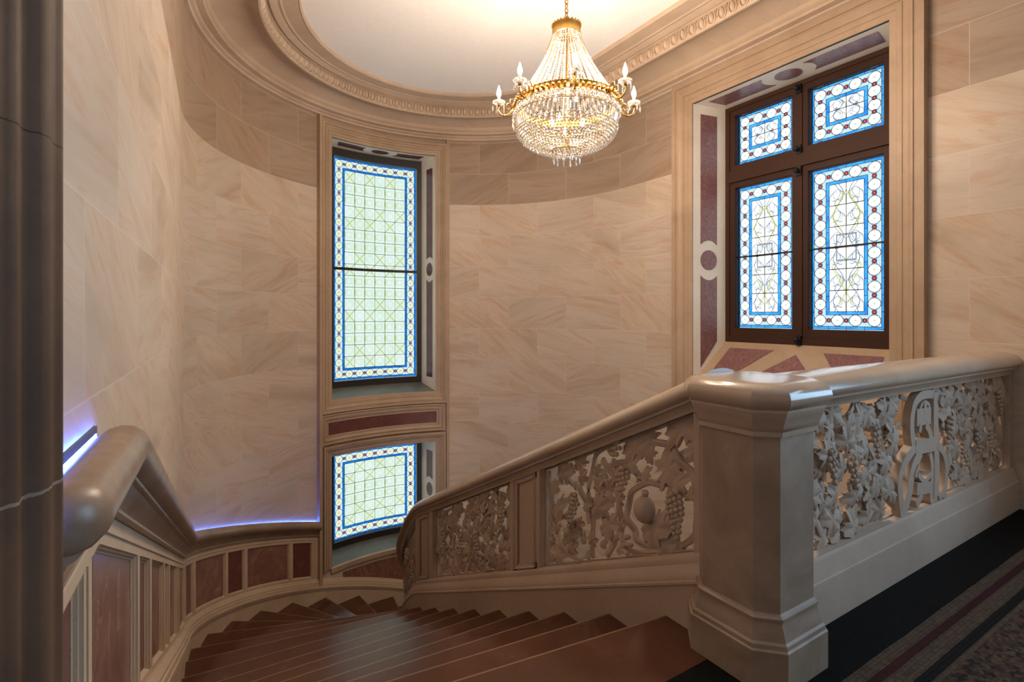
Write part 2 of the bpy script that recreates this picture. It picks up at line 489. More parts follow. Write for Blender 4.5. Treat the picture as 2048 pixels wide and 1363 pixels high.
def jamb_joints(m):
    t = m.node_tree; E.tree = t; b = next(n for n in t.nodes if n.type == 'BSDF_PRINCIPLED')
    tc = t.nodes.new('ShaderNodeTexCoord'); sp = t.nodes.new('ShaderNodeSeparateXYZ'); t.links.new(tc.outputs['Object'], sp.inputs[0])
    nz = noise(t, tc.outputs['Object'], 30, 3); z = E(sp.outputs[2]) + (E(nz.outputs[0]) - 0.5) * 0.012
    src = b.inputs['Base Color'].links[0].from_socket
    c = mixc(t, (absx(z - 1.207) < 0.0022) * 0.7, src, (0.28, 0.23, 0.18, 1))
    c = mixc(t, (absx(z - 1.697) < 0.0012) * 0.9, c, (0.008, 0.005, 0.004, 1))
    t.links.new(c, b.inputs['Base Color'])
M_ASH = m_ashlar('ashlar_limestone')
M_TRIM = m_stone('dressed_limestone', (0.47, 0.345, 0.24), (0.38, 0.27, 0.18), 0.5, vein=(0.34, 0.225, 0.14), dirt=0.8)
M_REVEAL = m_stone('pale_reveal_stone', (0.82, 0.77, 0.67), (0.76, 0.70, 0.60), 0.4, vein=(0.55, 0.47, 0.36), dirt=0.4)
M_CORN = m_stone('cornice_stone', (0.60, 0.47, 0.35), (0.50, 0.38, 0.28), 0.6, vein=(0.45, 0.33, 0.24), dirt=0.7)
M_RAIL = m_stone('polished_rail_stone', (0.50, 0.40, 0.31), (0.42, 0.325, 0.245), 0.20, vein=(0.36, 0.26, 0.18), spec=0.7, dirt=0.5)
M_WRAIL = m_stone('brown_rail_stone', (0.37, 0.265, 0.18), (0.26, 0.175, 0.115), 0.32, vein=(0.14, 0.08, 0.05), spec=0.55, dirt=0.9, scale=2)
M_CARVE = m_stone('carved_limestone', (0.54, 0.435, 0.345), (0.45, 0.355, 0.275), 0.62, vein=(0.38, 0.275, 0.195), dirt=0.6)
M_NEWEL = m_stone('worn_limestone', (0.44, 0.345, 0.265), (0.27, 0.20, 0.145), 0.5, vein=(0.25, 0.175, 0.12), dirt=0.9, scale=1.6)
M_JAMB = m_stone('dark_jamb_stone', (0.125, 0.064, 0.032), (0.075, 0.037, 0.018), 0.7, vein=(0.055, 0.033, 0.02), dirt=0.9, scale=2)
jamb_joints(M_JAMB)
M_DADO = m_stone('dado_stone', (0.55, 0.425, 0.30), (0.47, 0.35, 0.24), 0.5, vein=(0.42, 0.29, 0.19), dirt=0.6)
M_RED = m_granite('red_marble', (0.20, 0.085, 0.060), (0.11, 0.042, 0.032), (0.36, 0.20, 0.15), 0.25, 2.5)
M_RED2 = m_granite('dark_red_marble', (0.13, 0.042, 0.034), (0.085, 0.026, 0.022), (0.18, 0.07, 0.055), 0.25, 4)
M_GRAN = m_granite('red_granite', (0.20, 0.085, 0.085), (0.07, 0.035, 0.04), (0.38, 0.2, 0.18), 0.3, 22)
M_CEIL = m_simple('white_plaster', (0.93, 0.92, 0.90), 0.8, spec=0.2)
M_PLAIN = m_simple('plain_plaster', (0.5, 0.42, 0.34), 0.8, spec=0.2)
M_WOOD = m_simple('dark_oak', (0.050, 0.020, 0.011), 0.6, spec=0.25)
M_IRON = m_simple('black_iron', (0.02, 0.02, 0.022), 0.45, metal=0.6)
M_DARKFR = m_simple('dark_bronze_frame', (0.022, 0.018, 0.014), 0.5)
M_BRASS = m_simple('gilt_bronze', (0.56, 0.32, 0.08), 0.3, metal=1.0)
M_LED = m_simple('blue_light_strip', (0.5, 0.55, 0.9), 0.5, em=(0.06, 0.17, 1.0), es=65)
M_LED2 = m_simple('bright_blue_light_strip', (0.5, 0.55, 0.9), 0.5, em=(0.05, 0.13, 1.0), es=170)
M_LEDCASE = m_simple('grey_blue_casing', (0.10, 0.13, 0.22), 0.5)
M_BULB = m_simple('lit_bulb', (1, 0.8, 0.5), 0.3, em=(1.0, 0.72, 0.40), es=40)
M_CANDLE = m_simple('ivory_candle_sleeve', (0.8, 0.5, 0.25), 0.5, em=(1.0, 0.45, 0.12), es=0.5)
M_FLOOR = m_mosaic('mosaic_paving')
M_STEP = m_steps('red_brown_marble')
def m_tinted(name, col):
    m, t, out = mat_new(name); tr = t.nodes.new('ShaderNodeBsdfTransparent')
    n = noise(t, coords(t, 'Object'), 5, 3); setin(t, tr.inputs[0], mixc(t, n.outputs[0], (*col, 1), tuple(min(1, c * 1.12) for c in col)))
    t.links.new(tr.outputs[0], out.inputs[0]); return m
M_BLUEGLASS = m_tinted('pale_blue_glass', (0.66, 0.82, 1.0))
def m_crystal(name, cold=False):
    m, t, out = mat_new(name)
    g = t.nodes.new('ShaderNodeBsdfGlossy'); g.inputs['Roughness'].default_value = 0.12; g.inputs[0].default_value = (1, 0.99, 0.97, 1)
    tl = t.nodes.new('ShaderNodeBsdfTranslucent'); tl.inputs[0].default_value = (0.52, 0.49, 0.45, 1)
    df = t.nodes.new('ShaderNodeBsdfDiffuse'); df.inputs[0].default_value = (0.60, 0.57, 0.53, 1)
    tr = t.nodes.new('ShaderNodeBsdfTransparent'); tr.inputs[0].default_value = (0.97, 0.97, 0.97, 1)
    n = noise(t, coords(t, 'Object'), 90, 1)
    a = t.nodes.new('ShaderNodeMixShader'); a.inputs[0].default_value = 0.5; t.links.new(tl.outputs[0], a.inputs[1]); t.links.new(df.outputs[0], a.inputs[2])
    b = t.nodes.new('ShaderNodeMixShader'); b.inputs[0].default_value = 0.45; t.links.new(a.outputs[0], b.inputs[1]); t.links.new(g.outputs[0], b.inputs[2])
    c = t.nodes.new('ShaderNodeMixShader'); setin(t, c.inputs[0], (E(n.outputs[0]) > 0.56) * 0.5 + 0.05); t.links.new(b.outputs[0], c.inputs[1]); t.links.new(tr.outputs[0], c.inputs[2])
    t.links.new(c.outputs[0], out.inputs[0]); return m
M_CRYS = m_crystal('cut_crystal')

# ================================================================== SHELL
YB = -3.2; LOWZ = -5.2; CEILZ = 4.70
def uvw(u, v): return (u, v)
def wallgrid(m, t0, t1, z0, z1, o=0.0):
    n = max(1, int(math.ceil(abs(t1 - t0) / 0.12))) if 0 <= (t0 + t1) / 2 <= ARC else 1
    grid(m, W, t0, t1, z0, z1, n, 1, o)
A0, A1 = deg_t(71.1), deg_t(107.2)
Z1a, Z1b = 0.205, 4.07          # tall window opening
Z2a, Z2b = -2.27, -0.625        # lower window opening
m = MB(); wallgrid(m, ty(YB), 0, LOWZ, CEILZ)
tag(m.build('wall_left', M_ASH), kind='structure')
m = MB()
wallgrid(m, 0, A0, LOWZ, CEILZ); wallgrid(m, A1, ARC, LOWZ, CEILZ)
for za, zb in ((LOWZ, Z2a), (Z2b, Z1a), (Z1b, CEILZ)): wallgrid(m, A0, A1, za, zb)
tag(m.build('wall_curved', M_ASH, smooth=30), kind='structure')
RY0, RY1, RZ0, RZ1 = 2.111, 4.231, 0.64, 4.07    # right window opening
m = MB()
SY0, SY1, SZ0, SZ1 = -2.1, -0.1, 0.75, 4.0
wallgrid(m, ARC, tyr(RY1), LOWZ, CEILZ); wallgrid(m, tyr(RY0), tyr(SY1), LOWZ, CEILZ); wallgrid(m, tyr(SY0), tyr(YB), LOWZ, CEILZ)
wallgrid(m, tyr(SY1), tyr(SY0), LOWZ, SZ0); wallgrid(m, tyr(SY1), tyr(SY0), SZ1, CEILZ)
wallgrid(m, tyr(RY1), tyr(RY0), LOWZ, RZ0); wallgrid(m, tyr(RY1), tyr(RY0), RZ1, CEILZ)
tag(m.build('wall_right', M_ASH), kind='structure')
XL, XR = -0.42, CX + R
def bx(m, x0, x1, y0, y1, z0, z1):
    sbox(m, lambda u, v, o: (u, v, o), x0, x1, y0, y1, z0, z1)
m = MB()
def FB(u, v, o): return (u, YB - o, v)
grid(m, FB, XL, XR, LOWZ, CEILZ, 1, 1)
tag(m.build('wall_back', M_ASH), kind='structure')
m = MB()
for q in ((SY0, SY0 + 0.08, SZ0, SZ1), (SY1 - 0.08, SY1, SZ0, SZ1), (SY0, SY1, SZ0, SZ0 + 0.08), (SY0, SY1, SZ1 - 0.08, SZ1), (-1.12, -1.04, SZ0, SZ1)):
    bx(m, XR + 0.25, XR + 0.33, *q)
tag(m.build('window_4', M_WOOD), kind='structure')
m = MB()
for y0_, y1_, z0_, z1_ in ((SY0, SY0, SZ0, SZ1), (SY1, SY1, SZ0, SZ1)): m.add([(XR, y0_, z0_), (XR + .25, y0_, z0_), (XR + .25, y0_, z1_), (XR, y0_, z1_)], [[0, 1, 2, 3]])
for z0_ in (SZ0, SZ1): m.add([(XR, SY0, z0_), (XR + .25, SY0, z0_), (XR + .25, SY1, z0_), (XR, SY1, z0_)], [[0, 1, 2, 3]])
tag(m.build('trim_8', M_TRIM), kind='structure')
m = MB(); bx(m, XR + 0.285, XR + 0.292, SY0, SY1, SZ0, SZ1); tag(m.build('window_5', M_BLUEGLASS), kind='structure')  # unseen pane added, tinted blue to cool the light on the newel
m = MB(); grid(m, lambda u, v, o: (u, v, CEILZ), XL, XR, YB, CY, 1, 1)
pts = [(CX - R * math.cos(a), CY + R * math.sin(a), CEILZ) for a in lin(0, pi, 48)]
m.add(pts, [list(range(len(pts)))])
tag(m.build('ceiling', M_CEIL), kind='structure')
# landing: mosaic behind the joint, marble slab of the top step in front
m = MB(); bx(m, XL, XR, YB, 1.409, -0.25, 0.0); bx(m, 2.2, XR, 1.409, 1.50, -0.25, 0.0)
tag(m.build('floor', M_FLOOR), kind='structure')
m = MB(); bx(m, XL, XR, -1, 8.2, LOWZ - 0.1, LOWZ)
tag(m.build('floor_lower', M_STEP), kind='structure')
# wall behind the flight under the landing
m = MB(); bx(m, 3.5, XR, 1.40, 1.50, LOWZ, -0.25)
tag(m.build('wall_landing', M_PLAIN), kind='structure')

# ------------------------------------------------------------------ cornice
CP = [(0, 4.333), (0.035, 4.338), (0.045, 4.36), (0.075, 4.375), (0.085, 4.39), (0.15, 4.40), (0.155, 4.425), (0.145, 4.445), (0.165, 4.46), (0.175, 4.50),
      (0.19, 4.508), (0.26, 4.545), (0.36, 4.565), (0.48, 4.56), (0.56, 4.53), (0.60, 4.495), (0.615, 4.485), (0.636, 4.488), (0.640, 4.496), (0.628, 4.502), (0.630, 4.54), (0.634, 4.60), (0.636, 4.632), (0.655, 4.636), (0.660, 4.642),
      (0.675, 4.645), (0.70, 4.63), (0.74, 4.64), (0.775, 4.655), (0.80, 4.648), (0.82, 4.660), (0.97, 4.662), (0.985, 4.655), (1.0, 4.668), (1.0, 4.72)]
m = MB()
sweep(m, W2 := (lambda t, h, o: W(t, h, o)), lin(ty(YB), 0, 2)[:-1] + lin(0, ARC, 90) + lin(ARC, tyr(YB), 2)[1:], CP, caps=False)
cor = tag(m.build('trim_1', M_CORN, smooth=25), kind='structure')
cor['label'] = 'moulded stone cornice with egg and dart band round the ceiling'
# eggs and darts sit on the sloping band
m = MB()
def egg(m, t, o0, z0):
    x, y, nx, ny = wp(t); n = Vector((nx, ny, 0)); tg = Vector((-ny, nx, 0))
    # local frame: a = along, b = up the band, c = out of the band
    b = (n * 0.03 + Vector((0, 0, 0.145))).normalized(); c = tg.cross(b); 
    if c.dot(n) < 0: c = -c
    P0 = Vector((x, y, 0)) + n * o0 + Vector((0, 0, z0))
    def sup(cu, cv, ru, rv, rc, seg=10, rings=3):
        vs = [P0 + tg * cu + b * cv + c * rc]
        for i in range(1, rings + 1):
            a = pi / 2 * i / rings
            for k in range(seg):
                th = 2 * pi * k / seg
                vs.append(P0 + tg * (cu + ru * math.sin(a) * math.cos(th)) + b * (cv + rv * math.sin(a) * math.sin(th)) + c * (rc * math.cos(a) - 0.002))
        fs = [[0, 1 + k, 1 + (k + 1) % seg] for k in range(seg)]
        for i in range(rings - 1):
            for k in range(seg):
                l = (k + 1) % seg
                fs.append([1 + i * seg + k, 1 + i * seg + l, 1 + (i + 1) * seg + l, 1 + (i + 1) * seg + k])
        m.add(vs, fs)
    sup(0, 0.004, 0.032, 0.056, 0.040, 12, 4)
    # shell rim round the egg
    rim = []
    for k in range(15):
        th = -pi * 0.5 + (k - 7) / 7 * pi * 0.72
        rim.append(P0 + tg * (0.045 * math.cos(th)) + b * (0.006 + 0.066 * math.sin(th)) + c * 0.012)
    tube(m, rim, 0.008, 5)
    # dart
    sup(0.062, 0.02, 0.008, 0.055, 0.02, 6, 3)
n = int(round(ARC / 0.124))
for i in range(n): egg(m, (i + 0.5) * ARC / n, 0.632, 4.567)
k = 0
while 0.062 + 0.124 * k < 5.2:
    egg(m, ARC + 0.062 + 0.124 * k, 0.632, 4.567); 
    if k < 30: egg(m, -0.062 - 0.124 * k, 0.632, 4.567)
    k += 1
o = m.build('egg_and_dart', M_CORN, cor, smooth=60)

# ------------------------------------------------------------------ window surrounds
ARCH = [(0.0, -0.02), (0.0, 0.022), (0.045, 0.026), (0.05, 0.034), (0.085, 0.036), (0.09, 0.030), (0.098, 0.030), (0.103, 0.042), (0.125, 0.046), (0.15, 0.066), (0.162, 0.068), (0.168, 0.058), (0.185, 0.058), (0.19, 0.074), (0.232, 0.076), (0.236, -0.01)]
m = MB(); frame(m, W, A0, Z1a, A1, Z1b, [(d * 0.80 if d > .15 else d * .8, o) for d, o in ARCH], 24, 2)
o = tag(m.build('trim_2', M_TRIM, smooth=25), kind='structure'); o['label'] = 'moulded architrave round the tall stained glass window'
m = MB(); frame(m, W, A0, Z2a + 0.01, A1, Z2b, [(d * 0.70, o) for d, o in ARCH], 24, 2, bottom=False)
# flat apron above the stair string
o = tag(m.build('trim_3', M_TRIM, smooth=25), kind='structure'); o['label'] = 'moulded architrave round the lower stained glass window'
# outer strips that run on down beside both windows
m = MB()
for a in (66.1, 111.0):
    sbox(m, W, deg_t(a), deg_t(a + 1.05), -2.42 if a < 90 else -3.0, 4.32, -0.01, 0.070, 2, 1)
grid(m, W, deg_t(67), deg_t(111.2), -0.49, 0.035, 24, 1, 0.02)
grid(m, W, deg_t(67), deg_t(111.2), Z2b + 0.165, Z1a - 0.185, 24, 1, 0.021)
o = tag(m.build('trim_4', M_TRIM, smooth=25), kind='structure'); o['label'] = 'plain stone band and strips framing the curved wall windows'
bxm = empty('spandrel_panel', W((A0 + A1) / 2, -0.46, 0.02), 'long low dark red marble inlay in moulded stone between the two curved wall windows', 'panel')
m = MB(); frame(m, W, deg_t(69.7), -0.305, deg_t(107.5), -0.12, [(0, 0.022), (0.0, 0.034), (0.02, 0.036), (0.024, 0.03), (0.032, 0.03), (0.036, 0.045), (0.055, 0.055), (0.075, 0.058), (0.09, 0.044), (0.098, 0.044), (0.10, 0.064), (0.125, 0.066), (0.128, 0.0)], 24, 2)
under(m.build('moulded_frame', M_TRIM, smooth=25), bxm)
m = MB(); sbox(m, W, deg_t(69.7), deg_t(107.5), -0.305, -0.12, 0.015, 0.028, 24, 1)
under(m.build('marble_inlay', M_RED2, smooth=30), bxm)
# apron marble triangle under the lower window
def apron_z0(t): return ZL(t) - 0.79
m = MB(); N = 20; vs = []
for i in range(N + 1):
    t = deg_t(75) + (deg_t(106) - deg_t(75)) * i / N
    vs.append(W(t, -2.40, 0.006)); vs.append(W(t, min(-2.401, ZL(t) - 0.80), 0.006))
    vs.append(W(t, -2.40, 0.0)); vs.append(W(t, min(-2.401, ZL(t) - 0.80), 0.0))
fs = []
for i in range(N):
    a = 4 * i; fs += [[a, a + 4, a + 5, a + 1], [a, a + 4, a + 6, a + 2]]
m.add(vs, fs)
o = m.build('marble_wedge', M_RED, smooth=30); tag(o, 'wedge of veined red marble under the lower stained glass window', 'marble panel')
m = MB(); sbox(m, W, A0 - 0.02, A1 + 0.02, Z2a - 0.06, Z2a + 0.004, -0.02, 0.04, 24, 1)
o = tag(m.build('trim_5', M_TRIM, smooth=30), kind='structure')

# reveals of the curved-wall windows: from wall line to the frame 0.40 behind
DEP = 0.38
G0, G1 = 74.7, 103.5
def rev(side, s, z):      # s 0 at wall line ..1 at frame
    a, b = (rad(71.1), rad(G0)) if side < 0 else (rad(107.2), rad(G1)); r2 = R + DEP
    p = (CX - R * math.cos(a), CY + R * math.sin(a)); q = (CX - r2 * math.cos(b), CY + r2 * math.sin(b))
    return (p[0] + (q[0] - p[0]) * s, p[1] + (q[1] - p[1]) * s, z)
def revn(side, s, z, o):
    p0 = Vector(rev(side, 0, z)); p1 = Vector(rev(side, 1, z)); d = (p1 - p0).normalized()
    nrm = Vector((-d.y, d.x, 0)); c = Vector((CX, CY + R, 0)) - p0
    if nrm.dot(c) < 0: nrm = -nrm
    return tuple(Vector(rev(side, s, z)) + nrm * o)
def hz(a, s, z, o=0):     # soffit / sill surfaces, a in 0..1 across
    aw = 71.1 + (107.2 - 71.1) * a; af = G0 + (G1 - G0) * a; aa = rad(aw + (af - aw) * s); rr = R + DEP * s
    return (CX - rr * math.cos(aa), CY + rr * math.sin(aa), z + o)
def disc(m, fn, cu, cv, ru, rv, o0, o1, seg=28):
    vs = [fn(cu, cv, o1)]
    for k in range(seg):
        th = 2 * pi * k / seg; vs.append(fn(cu + ru * math.cos(th), cv + rv * math.sin(th), o1))
    for k in range(seg):
        th = 2 * pi * k / seg; vs.append(fn(cu + ru * math.cos(th), cv + rv * math.sin(th), o0))
    fs = [[0, 1 + k, 1 + (k + 1) % seg] for k in range(seg)] + [[1 + k, 1 + (k + 1) % seg, 1 + seg + (k + 1) % seg, 1 + seg + k] for k in range(seg)]
    m.add(vs, fs)
def notched(m, fn, u0, u1, v0, v1, cu, cv, ru, rv, o0, o1, n=14):
    """plate u0..u1, v0..v1 whose end next to the disc (cu,cv) is cut by a circle ru,rv; cut end is the v side nearest cv"""
    top = cv > v1
    A, Bt = [], []
    for i in range(n + 1):
        u = u0 + (u1 - u0) * i / n
        q = (u - cu) / ru; h = rv * math.sqrt(max(0.0, 1 - q * q))
        if top: A.append((u, v0)); Bt.append((u, min(v1, cv - h)))
        else: A.append((u, v1)); Bt.append((u, max(v0, cv + h)))
    vs = [fn(u, v, o1) for u, v in A] + [fn(u, v, o1) for u, v in Bt] + [fn(u, v, o0) for u, v in A] + [fn(u, v, o0) for u, v in Bt]
    k = n + 1; fs = []
    for i in range(n):
        fs += [[i, i + 1, k + i + 1, k + i], [i, i + 1, 2 * k + i + 1, 2 * k + i], [k + i, k + i + 1, 3 * k + i + 1, 3 * k + i]]
    fs += [[0, k, 3 * k, 2 * k], [n, k + n, 3 * k + n, 2 * k + n]]
    m.add(vs, fs)
def curved_window(num, za, zb, gz0, gz1, Hrows, nv, label, glassname, sillz):
    win = empty('window_%d' % num, hz(0.5, 1, za), kind='structure'); win['label'] = label
    m = MB()
    for sd in (-1, 1): grid(m, lambda u, v, o, sd=sd: rev(sd, u, v), 0, 1, za - 0.02, zb, 1, 1)
    vs = [hz(a, s, zb) for a in lin(0, 1, 16) for s in (0, 1)]
    m.add(vs, [[2 * i, 2 * i + 2, 2 * i + 3, 2 * i + 1] for i in range(16)])
    under(m.build('reveal', M_REVEAL, smooth=30), win)
    m = MB()
    vs = [hz(a, s, za + (sillz - za) * s) for a in lin(0, 1, 16) for s in (0, 1)]
    m.add(vs, [[2 * i, 2 * i + 2, 2 * i + 3, 2 * i + 1] for i in range(16)])
    under(m.build('sill', M_SILL, smooth=30), win)
    # inlays: side reveals
    H = zb - za
    for sd in (-1, 1):
        fn = lambda u, v, o, sd=sd: revn(sd, u, v, o)
        zc = za + H * 0.52 if num == 1 else za + H * 0.50
        rv = 0.11
        m = MB(); disc(m, fn, 0.42, zc, 0.20, rv, 0.0, 0.006); under(m.build('marble_inlay', M_RED2), win)
        m = MB(); notched(m, fn, 0.22, 0.62, za + 0.22, zc - 0.1, 0.42, zc, 0.36, rv + 0.10, 0.0, 0.006); under(m.build('marble_inlay', M_RED2), win)
        m = MB(); notched(m, fn, 0.22, 0.62, zc + 0.1, zb - 0.18, 0.42, zc, 0.36, rv + 0.10, 0.0, 0.006); under(m.build('marble_inlay', M_RED2), win)
        m = MB(); frame(m, fn, 0.22, za + 0.22, 0.62, zb - 0.18, [(0, 0.0), (0, 0.008), (0.01, 0.008), (0.01, 0)], 2, 2)
    fn = lambda u, v, o: hz(v, u, zb, -o)
    m = MB(); disc(m, fn, 0.45, 0.5, 0.22, 0.085, 0, 0.006); under(m.build('marble_inlay', M_RED2), win)
    for v0, v1 in ((0.08, 0.42), (0.58, 0.92)):
        m = MB(); notched(m, fn, 0.25, 0.68, v0, v1, 0.45, 0.5, 0.45, 0.17, 0, 0.006); under(m.build('marble_inlay', M_RED2), win)
    # frame
    RG = R + DEP
    def F(a, z, o):
        rr = RG + 0.03 - o; q = rad(a); return (CX - rr * math.cos(q), CY + rr * math.sin(q), z)
    ga0, ga1 = 76.0, 102.0
    m = MB()
    for u0, u1, v0, v1 in ((G0 - 1, ga0, za - 0.1, zb + 0.05), (ga1, G1 + 1, za - 0.1, zb + 0.05), (ga0, ga1, za - 0.1, gz0), (ga0, ga1, gz1, zb + 0.05)):
        sbox(m, F, u0, u1, v0, v1, -0.05, 0.03, 12, 1)
    for u0, u1, v0, v1 in ((ga0 - 0.3, ga0, gz0 - .015, gz1 + .015), (ga1, ga1 + 0.3, gz0 - .015, gz1 + .015), (ga0, ga1, gz0 - 0.015, gz0), (ga0, ga1, gz1, gz1 + 0.015)):
        sbox(m, F, u0, u1, v0, v1, 0.03, 0.045, 12, 1)
    under(m.build('frame', M_DARKFR, smooth=30), win)
    if num == 1:
        m = MB(); sbox(m, F, ga0, ga1, 2.165, 2.205, -0.01, 0.05, 12, 1)
        under(m.build('glazing_bar', M_IRON, smooth=30), win)
    wd = rad(ga1 - ga0) * (RG + 0.03); ht = gz1 - gz0
    mat = m_glass(glassname, wd, ht, 8, nv, 6, Hrows, TINT_T, BLUE_T, 'tall', (0.0734, 0.0734, 0.0073) if num == 1 else (0.1162, 0.0734, 0.0024))
    m = MB(); grid(m, F, ga0, ga1, gz0, gz1, 24, 1, 0.0, uvf=lambda a, z: ((a - ga0) / (ga1 - ga0) * wd, z - gz0))
    under(m.build('stained_glass', mat, smooth=30), win)
    return win
M_SILL = m_stone('dark_sill_stone', (0.16, 0.17, 0.15), (0.10, 0.11, 0.10), 0.35, vein=(0.08, 0.09, 0.08))
TINT_T = ((0.1009, 0.1162, 0.0918), (0.1132, 0.1224, 0.1071), (0.1224, 0.1254, 0.0979))
BLUE_T = ((0.0012, 0.0171, 0.0642), (0.0024, 0.0275, 0.0887))
curved_window(1, Z1a, Z1b, 0.41, 3.945, 17, 19, 'tall stained glass window in the curved wall', 'tall_stained_glass', 0.31)
curved_window(2, Z2a, Z2b, -2.10, -0.715, 6, 8, 'lower stained glass window in the curved wall', 'low_stained_glass', -2.20)

# ------------------------------------------------------------------ right window
XF = 5.75
win = empty('window_3', (XF, 3.17, 1.12), kind='structure'); win['label'] = 'four light stained glass window in dark oak frame on the right wall'
def RV(side, s, z, o=0):   # side reveals
    y0, y1 = (RY1, 4.135) if side > 0 else (RY0, 2.207)
    return (XR + (XF - XR) * s, y0 + (y1 - y0) * s - side * o, z)
m = MB()
for sd in (-1, 1): grid(m, lambda u, v, o, sd=sd: RV(sd, u, v), 0, 1, 0.5, RZ1, 1, 1)
m.add([(XR, RY0, RZ1), (XF, 2.207, RZ1), (XF, 4.135, RZ1), (XR, RY1, RZ1)], [[0, 1, 2, 3]])
under(m.build('reveal', M_REVEAL), win)
def SL(u, v, o):           # sloping sill: u 0 wall .. 1 frame, v 0..1 across
    y = (RY0 + (RY1 - RY0) * v) * (1 - u) + (2.207 + (4.135 - 2.207) * v) * u
    return (XR + (XF - XR) * u - o * 0.6, y, RZ0 + (1.115 - RZ0) * u + o * 0.7)
m = MB(); grid(m, SL, 0, 1, 0, 1, 1, 1)
under(m.build('sill', M_TRIM), win)
def poly(m, fn, pts, o0, o1):
    n = len(pts)
    m.add([fn(u, v, o1) for u, v in pts] + [fn(u, v, o0) for u, v in pts], [list(range(n))] + [[i, (i + 1) % n, n + (i + 1) % n, n + i] for i in range(n)])
for pts in ([(0.18, 0.93), (0.85, 0.93), (0.85, 0.64), (0.18, 0.80)], [(0.78, 0.5), (0.12, 0.70), (0.12, 0.30)], [(0.85, 0.36), (0.85, 0.07), (0.18, 0.07), (0.18, 0.20)]):
    m = MB(); poly(m, SL, pts, 0, 0.005); under(m.build('granite_inlay', M_GRAN), win)
for sd in (-1, 1):
    fn = lambda u, v, o, sd=sd: RV(sd, u, v, o)
    m = MB(); disc(m, fn, 0.47, 2.14, 0.25, 0.125, 0, 0.006); under(m.build('granite_inlay', M_GRAN), win)
    m = MB(); notched(m, fn, 0.22, 0.72, 2.2, 3.955, 0.47, 2.14, 0.40, 0.25, 0, 0.006); under(m.build('granite_inlay', M_GRAN), win)
    m = MB(); notched(m, fn, 0.22, 0.72, 1.12, 2.1, 0.47, 2.14, 0.40, 0.25, 0, 0.006)
    poly(m, fn, [(0.22, 0.80), (0.72, 1.12), (0.22, 1.12)], 0, 0.006)
    under(m.build('granite_inlay', M_GRAN), win)
def SF(u, v, o): return (XR + (XF - XR) * u, (RY0 + (RY1 - RY0) * v) * (1 - u) + (2.207 + (4.135 - 2.207) * v) * u, RZ1 - o)
m = MB(); disc(m, SF, 0.48, 0.5, 0.25, 0.068, 0, 0.006); under(m.build('granite_inlay', M_GRAN), win)
for v0, v1 in ((0.06, 0.43), (0.57, 0.94)):
    m = MB(); notched(m, SF, 0.22, 0.74, v0, v1, 0.48, 0.5, 0.42, 0.14, 0, 0.006); under(m.build('granite_inlay', M_GRAN), win)
m = MB()
def FX(y, z, o): return (XF + 0.06 - o, y, z)
frame(m, W, tyr(RY1), 0.60, tyr(RY0), RZ1, [(d * 1.18, o) for d, o in ARCH], 2, 2)
o = tag(m.build('trim_6', M_TRIM, smooth=25), kind='structure'); o['label'] = 'moulded stone architrave round the right wall window'
# timber
Ls = [(3.285, 4.012), (2.372, 3.109)]; Zs = [(1.290, 3.045), (3.325, 3.952)]
m = MB()
for u0, u1, v0, v1 in ((2.15, 2.30, 1.0, 4.12), (4.08, 4.20, 1.0, 4.12), (2.30, 4.08, 1.0, 1.19), (2.30, 4.08, 4.02, 4.12), (2.30, 4.08, 3.115, 3.255), (3.165, 3.225, 1.19, 4.02)):
    sbox(m, FX, u0, u1, v0, v1, -0.08, 0.06 if u1 - u0 < 1 or v1 < 1.3 or v0 > 3.9 else 0.075)
under(m.build('frame', M_WOOD), win)
for i, (a, b) in enumerate(Ls):
    for j, (c, d) in enumerate(Zs):
        m = MB()
        e = 0.068
        x0, x1 = (a - 0.058, b + e) if i == 0 else (a - e, b + 0.058)
        z0, z1 = (c - 0.1, d + 0.07) if j == 0 else (c - 0.07, d + 0.07)
        for u0, u1, v0, v1 in ((x0, a, z0, z1), (b, x1, z0, z1), (a, b, z0, c), (a, b, d, z1)): sbox(m, FX, u0, u1, v0, v1, -0.06, 0.045)
        for u0, u1, v0, v1 in ((a - .012, a + .004, c, d), (b - .004, b + .012, c, d), (a, b, c - .012, c + .004), (a, b, d - .004, d + .012)): sbox(m, FX, u0, u1, v0, v1, 0.0, 0.03)
        under(m.build('casement', M_WOOD), win)
        if j == 0:
            m = MB(); sbox(m, FX, a, b, 2.168, 2.184, -0.012, 0.012); under(m.build('glazing_bar', M_IRON), win)
TINT_W = ((0.20, 0.215, 0.22), (0.30, 0.30, 0.30), (0.21, 0.21, 0.20))
BLUE_W = ((0.0037, 0.0367, 0.104), (0.0122, 0.0734, 0.1591))
gmU = m_glass('upper_clear_stained_glass', 0.73, 0.627, 4, 4, 2, 2, TINT_W, BLUE_W, 'light', (0.0918, 0.104, 0.0612))
gmL = m_glass('lower_clear_stained_glass', 0.73, 1.755, 4, 10, 2, 6, TINT_W, BLUE_W, 'light', (0.0918, 0.104, 0.0612))
for a, b in Ls:
    for (c, d), gm in zip(Zs, (gmL, gmU)):
        m = MB(); grid(m, FX, a, b, c, d, 1, 1, -0.01, uvf=lambda u, v, a=a, c=c, d=d: ((u - a) / (b - a) * 0.73, v - c))
        under(m.build('stained_glass', gm), win)
m = MB()
for z in (1.17, 3.06, 3.30, 3.98):
    tube(m, [(XF - 0.02, 3.195, z), (XF - 0.06, 3.195, z)], 0.010, 8); ball(m, (XF - 0.07, 3.195, z), 0.026, 10, 6, 1.2)
    sbox(m, FX, 3.165, 3.225, z - 0.05, z + 0.05, 0.06, 0.085)
under(m.build('window_latch', M_IRON, smooth=50), win)

